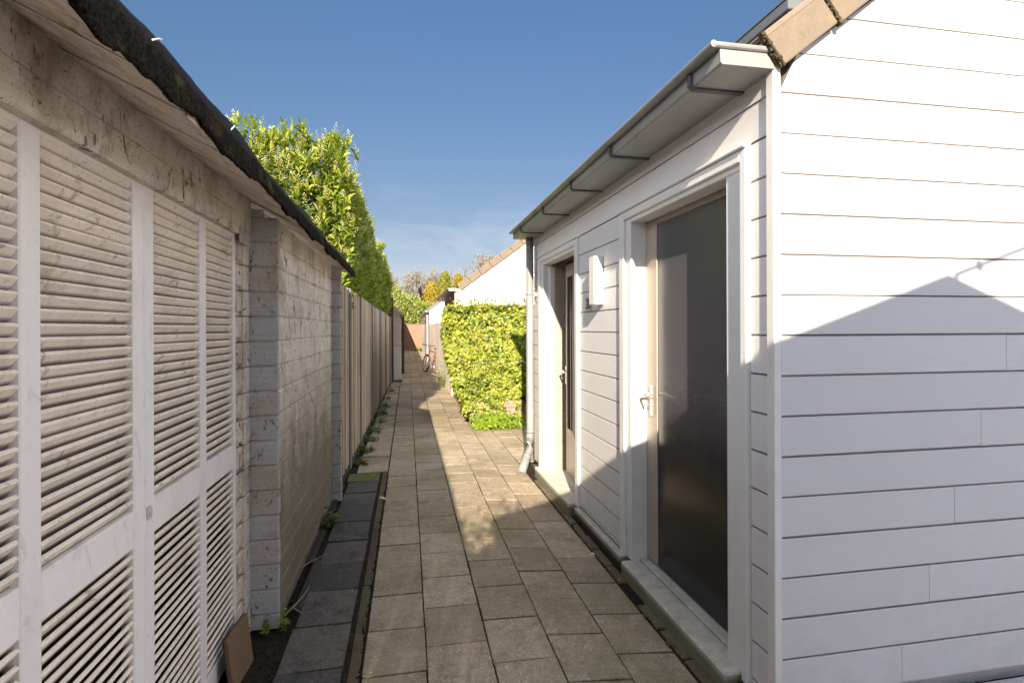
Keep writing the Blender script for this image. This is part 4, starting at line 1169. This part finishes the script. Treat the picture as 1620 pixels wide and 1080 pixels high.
tag(hb.build('ground_plant', M['herb'], recalc=False), 'fresh light green ground plant spreading in front of the ivy foot', 'plant')

# ------------------------------------------------------------------ fence on the right, behind the bicycle
fr = thing('grey_fence', (1.0, 16, 0), 'sun bleached board fence behind the parked bicycle', 'fence')
bd = MB(); y = 12.7; random.seed(2)
def frx(y): return 0.98-0.006*(y-12.7)
while y < 23.4:
    bd.box((frx(y), y+.002, -0.06), (frx(y)+.02, y+0.148, 1.70+random.uniform(-.01, .01)), 0.003); y += 0.15
bd.build('boards', M['fence_far'], fr)
for y in (12.75, 15.4, 18.1, 20.8, 23.3):
    p = MB(); p.box((frx(y)+.021, y, -0.06), (frx(y)+.09, y+.07, 1.68)); p.build('post', M['fence_far'], fr)
p = MB(); p.box((0.92, 23.45, -0.06), (1.9, 23.48, 1.72)); p.build('end_panel', M['fence_far'], fr)

# leafy tuft by the fence near the bicycle
herb('climbing_sprig', (0.93, 14.6, -0.03), 'light green sprig climbing the fence between ivy and bicycle', 'plant', 60, 0.10, 1.05, 0.07, M['herb'], 70)

# ------------------------------------------------------------------ other houses
def house2():
    h = thing('white_gabled_house', (1.4, 15.03, 0), 'white gabled house with pinkish verge tiles behind the ivy', 'house')
    Y0 = 15.03; XE = 1.41; ZE = 2.60; XR2 = 5.1; SL2 = 0.735
    w = MB(); xl2 = lambda z: (XE + max(0, (z-ZE)/SL2), 2*XR2-XE-max(0, (z-ZE)/SL2))
    clad_x(w, XE, 2*XR2-XE, Y0, 0, 38, {}, xl2)
    w.build('gable_wall', M['siding_far'], h)
    w = MB(); prof = [(XE, 0.0), (2*XR2-XE, 0.0), (2*XR2-XE, ZE), (XR2, ZE+SL2*(XR2-XE)), (XE, ZE)]
    w.prism(prof, lambda p: (p[0], Y0+.031, p[1]), lambda p: (p[0], 21.5, p[1]))
    w.build('side_wall', M['brick_y'], h)
    r = MB(); roof_slab(r, XE-.06, ZE+.05, XR2, Y0-.02, 21.6, SL2); roof_slab(r, 2*XR2-XE+.06, ZE+.05, XR2, Y0-.02, 21.6, SL2)
    rf = r.build('roof', M['tile'], h)
    ang2 = math.atan(SL2); u = 0
    while u < 4.6:
        mb = MB(); verge_tile(mb, XE-.07+u*math.cos(ang2), ZE+.085+u*math.sin(ang2), 0.355, ang2+.025, Y0-.06, drop=0.16, w=.25)
        mb.build('verge_tile', M['tile'], rf); u += 0.365
    g_ = gutter_mesh(1.10, 1.395, 2.54, Y0+.0, 21.3, 1.07); gt = g_.build('gutter', M['zinc'], h)
    for i in range(7): gutter_bracket(1.10, 1.395, 2.54, Y0+.35+i*.9).build('gutter_bracket', M['black'], gt)
    d = MB(); d.tube([(1.335, Y0+.12, 2.54), (1.335, Y0+.12, 0)], 0.06, 12); d.build('downpipe', M['plastic'], h, smooth=True)
    d = MB(); d.box((XE-.03, Y0-.012, 0), (XE+.02, Y0+.05, ZE+.02)); d.build('corner_trim', M['trim'], h)
    return h
house2()
def house3():
    h = thing('low_white_house', (0.93, 24, 0), 'low white house with grey sloping roof beyond the bicycle', 'house')
    Y0 = 24.0
    w = MB(); prof = [(0.94, -.1), (6, -.1), (6, 2.35+.73*1.8), (3.4, 2.35+.73*2.46), (0.94, 2.35)]
    w.prism(prof, lambda p: (p[0], Y0, p[1]), lambda p: (p[0], 36.5, p[1])); w.build('walls', M['trim'], h)
    r = MB(); roof_slab(r, 0.85, 2.34, 3.4, Y0-.05, 36.6, .73); roof_slab(r, 6.2, 2.2, 3.4, Y0-.05, 36.6, .73); r.build('roof', M['grey_fascia'], h)
    v = MB(); v.prism([(0.83, 2.26), (3.4, 4.13), (3.4, 4.22), (0.83, 2.36)], lambda p: (p[0], Y0-.07, p[1]), lambda p: (p[0], Y0-.02, p[1])); v.build('bargeboard', M['grey_fascia'], h)
    g_ = MB(); g_.box((0.74, Y0+.0, 2.22), (0.935, 36.4, 2.31), 0.01); g_.build('gutter', M['zinc'], h)
    d = MB(); d.tube([(0.85, Y0+.3, 2.22), (0.85, Y0+.3, 0)], 0.055, 10); d.build('downpipe', M['zinc'], h)
    d = MB()
    for y in (26.0, 29.5): d.box((0.925, y, 0), (0.938, y+.9, 2.0), 0.004)
    d.build('door', M['grey_fascia'], h)
    return h
house3()
h4 = thing('pink_roofed_outbuilding', (-0.4, 16.7, 0), 'narrow outbuilding with pinkish tiled roof at the far left of the alley', 'outbuilding')
w = MB(); w.box((-2.6, 16.6, -.1), (-0.24, 37.6, 2.02)); w.build('wall', M['pink_wall'], h4)
w = MB()
w.face([(-0.17, 16.5, 1.98), (-0.17, 37.6, 1.98), (-1.5, 37.6, 3.15), (-1.5, 16.5, 3.15)]); w.face([(-0.17, 16.5, 1.90), (-0.17, 37.6, 1.90), (-1.5, 37.6, 3.05), (-1.5, 16.5, 3.05)])
w.face([(-0.17, 16.5, 1.98), (-1.5, 16.5, 3.15), (-1.5, 16.5, 3.05), (-0.17, 16.5, 1.90)]); w.face([(-0.17, 16.5, 1.98), (-0.17, 16.5, 1.90), (-0.17, 37.6, 1.90), (-0.17, 37.6, 1.98)])
w.face([(-1.5, 16.5, 3.15), (-1.5, 37.6, 3.15), (-2.8, 37.6, 2.0), (-2.8, 16.5, 2.0)]); w.face([(-0.24, 16.6, 2.02), (-1.5, 16.6, 3.1), (-2.6, 16.6, 2.02)])
w.build('roof', M['pink_tile'], h4)
w = MB(); w.box((-0.21, 19.0, 0), (-0.12, 19.12, 2.0)); w.build('drainpipe', M['black'], h4)
w = MB(); w.box((-0.235, 21, 0.3), (-0.15, 21.5, 1.5)); w.build('shutter', M['black'], h4)
w = MB(); w.box((-0.56, 15.85, -.1), (-0.40, 16.02, 2.42), 0.004)
tag(w.build('brick_pillar', M['brick_dark']), 'dark brick pillar closing the end of the board fence', 'pillar')
cb = thing('white_cabinet', (-0.28, 16.2, 0), 'white utility cabinet standing against the far left pillar', 'cabinet')
w = MB(); w.box((-0.385, 16.05, 0.03), (-0.19, 16.5, 1.03), 0.006); w.build('body', M['plastic'], cb)
w = MB(); w.box((-0.395, 16.03, 1.032), (-0.175, 16.52, 1.065), 0.006); w.build('lid', M['old_x'], cb)
w = MB(); w.box((-0.38, 16.07, -.01), (-0.20, 16.48, 0.03)); w.build('base', M['black'], cb)
herb('green_weed', (-0.23, 15.9, 0), 'dark weed tuft at the foot of the white cabinet', 'weed', 20, .08, .12, .05, M['weed'], 91)
w = MB(); w.box((-1.4, 38.0, -.1), (3.2, 38.22, 1.78)); w.box((-1.4, 37.98, 1.781), (3.2, 38.24, 1.83))
tag(w.build('brick_wall', M['brick']), 'red brick wall closing the far end of the alley', 'wall')
herb('green_weed', (0.72, 37.5, 0), 'pale yellow weed tuft by the far brick wall', 'weed', 40, .35, .35, .12, M['herb'], 93)

# ------------------------------------------------------------------ vegetation beyond
def crown(mb, c, r_, n, ls, seed, kind='simple', cone=False):
    random.seed(seed); c = Vector(c)
    for i in range(n):
        d_ = rv().normalized(); q = 0.72+0.35*random.random()
        if cone:
            t = random.random()**.95; a_ = random.uniform(0, 6.28); rr = (1-t)**.45*(0.72+.36*random.random())*(1+.55*fbm(math.cos(a_)*1.6, math.sin(a_)*1.6+t*4, seed))
            p = c+Vector((math.cos(a_)*rr*r_[0], math.sin(a_)*rr*r_[1], (t*2-1)*r_[2]))
            d_ = Vector((math.cos(a_), math.sin(a_), .4)).normalized()
        else:
            s_ = 1+.38*fbm(d_.x*1.7, d_.y*1.7, d_.z*1.7+seed)
            p = c+Vector((d_.x*r_[0], d_.y*r_[1], d_.z*r_[2]))*s_*q
        add_leaf(mb, p, rv()+Vector((0, 0, .5)), d_+rv(.4), ls*random.uniform(.6, 1.3), kind)
def bush(name, loc, r_, n, ls, mat, label, cat, seed, cone=False, z0=0.0):
    t = thing(name, (loc[0], loc[1], 0), label, cat)
    mb = MB(); crown(mb, loc, r_, n, ls, seed, 'simple', cone); mb.build('crown', mat, t, recalc=False)
    tr = MB(); tr.tube([(loc[0], loc[1], -0.1), (loc[0]+.05, loc[1], loc[2]*0.6), (loc[0], loc[1], loc[2]+r_[2]*.4)], [r_[0]*.07+.03, r_[0]*.05+.02, .02], 7)
    for k in range(8):
        a_ = k*2.4; z = loc[2]*(.5+.06*k); tr.tube([(loc[0], loc[1], z), (loc[0]+math.cos(a_)*r_[0]*.6, loc[1]+math.sin(a_)*r_[1]*.6, z+r_[2]*.5)], [.04, .012], 5)
    tr.build('trunk', M['bark'], t)
    return t
bush('green_bush', (-1.1, 41, 3.0), (1.5, 1.6, 1.6), 4200, .17, M['tree_green'], 'rounded bright green bush above the left part of the end wall', 'bush', 1)
bush('green_bush', (0.35, 41.5, 2.6), (1.1, 1.4, 1.35), 3200, .17, M['tree_green'], 'lower olive bush above the middle of the end wall', 'bush', 2)
bush('green_bush', (1.5, 42.5, 2.3), (0.9, 1.3, 1.1), 2200, .17, M['tree_green'], 'small olive bush touching the low white house roof', 'bush', 3)
bush('golden_conifer', (2.35, 55, 3.2), (1.35, 1.3, 2.9), 5000, .2, M['conifer2'], 'smaller orange gold conifer left of the pair', 'conifer', 4, True)
bush('golden_conifer', (3.75, 56, 3.6), (1.5, 1.7, 3.6), 7000, .2, M['conifer'], 'taller green gold conifer behind the white house gutter', 'conifer', 5, True)
bush('golden_conifer', (5.2, 57, 3.6), (1.3, 1.3, 3.5), 5000, .2, M['conifer2'], 'amber topped conifer just left of the verge tiles', 'conifer', 6, True)

def bare(seed, H_):
    random.seed(seed); mb = MB()
    def br(p, d_, L, r_, lv):
        q = p+d_*L; mid = (p+q)/2+rv(L*.04)
        mb.tube([p, mid, q], [r_, r_*.85, r_*.65], 4 if lv < 3 else 3, False)
        if lv >= 4:
            for k in range(9): add_leaf(mb, p+(q-p)*random.random()*1.6+rv(.22), rv()+Vector((0,0,1.5)), rv(), random.uniform(.10, .24), 'simple')
        if lv >= 5: return
        n = 3 if lv < 2 else random.randint(2, 4)
        for k in range(n):
            nd = (d_+rv(.34)+Vector((0, 0, .22))).normalized()
            s0 = p+(q-p)*random.uniform(.55, 1.0)
            br(s0, nd, L*random.uniform(.55, .82), r_*.66, lv+1)
    br(Vector((0, 0, 0)), Vector((random.gauss(0, .05), 0, 1)).normalized(), H_*.30, H_*.020, 0)
    return mb
protos = []
for s_, H_ in ((1, 9), (2, 10), (5, 8.5)):
    t = thing('bare_tree', (0, 0, 0), 'leafless pale tree in the row beyond the end of the alley', 'tree', 'bare trees on the skyline')
    m_ = bare(s_, H_); tr = MB(); tr.tube([(0, 0, -.3), (0, 0, H_*.3)], [H_*.02, H_*.014], 8)
    tr.build('trunk', M['twig'], t); m_.build('crown', M['twig'], t, recalc=False)
    protos.append(t)
random.seed(14)
spots = [(-4.2, 64), (-2.4, 70), (-0.8, 66), (0.6, 73), (2.2, 67), (3.9, 71), (5.6, 66), (7.0, 72), (8.4, 68), (9.9, 71), (11.4, 66), (-6.0, 72), (-1.6, 77), (4.7, 78), (8.0, 79)]
for i, (x, y) in enumerate(spots):
    o = protos[i] if i < 3 else copy_tree(protos[i % 3])
    o.location = (x, y, 0); o.rotation_euler = (0, 0, random.uniform(0, 6.28)); k = random.uniform(.95, 1.2)*(0.98+0.022*max(0, x)); o.scale = (k, k, k)

# ------------------------------------------------------------------ bicycle
def bicycle():
    t = thing('bicycle', (0, 0, 0), 'dark mountain bicycle leaning on its stand by the bleached fence', 'bicycle')
    R_ = 0.325
    def wheel(cx):
        m = MB(); m.torus((cx, 0, R_), R_-.022, .024, (0, 1, 0), 44, 8); w_ = m.build('wheel', M['tyre'], t)
        m = MB(); m.torus((cx, 0, R_), R_-.05, .009, (0, 1, 0), 44, 6)
        m.build('rim', M['alu'], w_)
        m = MB(); m.tube([(cx, -.05, R_), (cx, .05, R_)], .018, 10)
        for k in range(24):
            a_ = 2*math.pi*k/24; m.tube([(cx, (.02 if k % 2 else -.02), R_), (cx+math.cos(a_)*(R_-.05), 0, R_+math.sin(a_)*(R_-.05))], .0016, 4)
        m.build('spokes', M['alu'], w_)
    wheel(0.0); wheel(1.05)
    BB = Vector((.44, 0, .29)); ST = Vector((.27, 0, .74)); HT = Vector((.83, 0, .76)); HB = Vector((.88, 0, .62))
    m = MB(); m.tube([BB, HB], .019, 10); m.tube([ST, HT], .016, 10); m.tube([BB, ST], .016, 10)
    for s in (-1, 1):
        m.tube([(0, s*.06, R_), (.40, s*.03, .29)], .010, 8); m.tube([(0, s*.06, R_), (.28, s*.02, .70)], .009, 8)
    m.tube([HT+Vector((-.01, 0, .03)), HB], .021, 10); m.build('frame', M['bikered'], t)
    m = MB()
    for s in (-1, 1): m.tube([(.90, s*.055, .56), (1.05, s*.055, R_)], .015, 8)
    m.tube([(.90, -.06, .57), (.90, .06, .57)], .018, 8); m.tube([HB, (.90, 0, .57)], .016, 8); m.build('fork', M['bikedark'], t)
    m = MB(); m.tube([ST, ST+Vector((-.04, 0, .13))], .012, 8); m.build('seat_post', M['alu'], t)
    m = MB()
    sv = [(-.16, .075, .86), (-.16, -.075, .86), (-.02, -.05, .875), (.12, -.018, .865), (.12, .018, .865), (-.02, .05, .875)]
    sv = [(x+.24, y, z+.01) for x, y, z in sv]; lo = [(x, y*.7, z-.04) for x, y, z in sv]
    m.add(sv+lo, [(0, 1, 2, 5), (2, 3, 4, 5), (6, 11, 8, 7), (8, 11, 10, 9)]+[(k, (k+1) % 6, 6+(k+1) % 6, 6+k) for k in range(6)]); m.build('saddle', M['bikedark'], t)
    m = MB(); m.tube([HT+Vector((-.01, 0, .03)), (.82, 0, .90), (.86, 0, .94)], .014, 8)
    m.tube([(.82, -.31, .97), (.86, -.16, .96), (.87, 0, .94), (.86, .16, .96), (.82, .31, .97)], .012, 8)
    hbm = m.build('handlebar', M['bikedark'], t)
    for s in (-1, 1):
        m = MB(); m.tube([(.80, s*.30, .972), (.845, s*.20, .965)], .018, 8)
        m.build('grip', M['tyre'], hbm)
    m = MB(); m.torus(BB+Vector((0, .045, 0)), .085, .005, (0, 1, 0), 24, 5)
    m.tube([BB+Vector((0, -.07, 0)), BB+Vector((0, .07, 0))], .016, 8)
    m.tube([BB+Vector((0, .06, 0)), BB+Vector((.12, .07, -.12))], .008, 6); m.tube([BB+Vector((0, -.06, 0)), BB+Vector((-.12, -.07, .12))], .008, 6)
    m.build('crankset', M['alu'], t)
    m = MB(); m.box((.52, .06, .15), (.60, .14, .17)); m.build('pedal', M['bikedark'], t)
    m = MB(); m.box((.28, -.15, .40), (.36, -.07, .42)); m.build('pedal', M['bikedark'], t)
    m = MB(); m.tube([(.36, .03, .28), (.28, .20, 0.01)], .008, 6); m.build('kickstand', M['alu'], t)
    return t
bk = bicycle()
bk.location = (0.93, 18.7, -0.03)
bk.rotation_euler = (rad(7), 0, rad(108))

# ------------------------------------------------------------------ building behind the camera (throws the gable shadow)
hb_ = thing('rear_gabled_shed', (1.6, -1.3, 0), 'low pitched white shed across the alley behind the viewpoint', 'shed')
AP = (1.629, 3.088); YB = -1.20
lo_x, hi_x = -0.40, 4.8
w = MB()
prof = [(lo_x+.05, 0.0), (hi_x, 0.0), (hi_x, AP[1]-.387*(hi_x-AP[0])-.03), (AP[0], AP[1]-.03), (lo_x+.05, AP[1]-.341*(AP[0]-lo_x-.05)-.03)]
w.prism(prof, lambda p: (p[0], YB-.02, p[1]), lambda p: (p[0], -5.5, p[1])); w.build('walls', M['siding_far'], hb_)
w = MB()
w.prism([(lo_x, AP[1]-.341*(AP[0]-lo_x)), (AP[0], AP[1]), (hi_x+.1, AP[1]-.387*(hi_x+.1-AP[0])), (hi_x+.1, AP[1]-.387*(hi_x+.1-AP[0])-.04), (AP[0], AP[1]-.04), (lo_x, AP[1]-.341*(AP[0]-lo_x)-.04)],
        lambda p: (p[0], YB, p[1]), lambda p: (p[0], -5.6, p[1])); w.build('roof', M['felt'], hb_)
cbm = MB(); cbm.tube([(1.66, YB, 3.08), (2.02, YB, 3.20), (2.6, YB, 3.42), (3.6, YB-.1, 3.85)], 0.013, 6); cbm.tube([(1.775, YB, 3.118), (1.80, YB, 3.126)], 0.03, 8)
tag(cbm.build('overhead_cable', M['cable']), 'thin black cable with a clip running from the rear shed ridge', 'cable')
rf_ = MB()  # unseen board screen, added to keep sun out beside the rear shed
for i in range(17):
    rf_.box((-0.34-0.14*(i+1), -1.42, 0), (-0.345-0.14*i, -1.40, 2.22+random.uniform(-.02, .02)), 0.003)
tag(rf_.build('board_fence', M['fence']), 'unseen board screen added beside the rear shed to block the sun', 'fence')
random.seed(17)
ct = thing('climbing_shrub', (-0.6, -1.35, 0), 'leafy shrub growing at the eave corner of the rear shed', 'shrub')
mb = MB()
for i in range(230):
    p = Vector((random.gauss(-0.28, .22), random.uniform(-1.5, -1.2), random.gauss(2.36, .13)+.0))
    add_leaf(mb, p, rv(), rv(), random.uniform(.05, .10), 'laurel')
for i in range(650):
    p = Vector((random.uniform(-1.1, -.42), random.uniform(-1.6, -1.25), random.uniform(.3, 2.3)))
    add_leaf(mb, p, rv(), rv(), random.uniform(.06, .12), 'laurel')
mb.build('leaves', M['laurel'], ct, recalc=False)
mb = MB()
for i in range(7): mb.tube([(-.7+.04*i, -1.4, 0), (-.6+.05*i, -1.4, 1.2), (-.55+.09*i, -1.35, 2.3+.05*(i % 3))], [.02, .013, .005], 6)
mb.build('stems', M['bark'], ct)
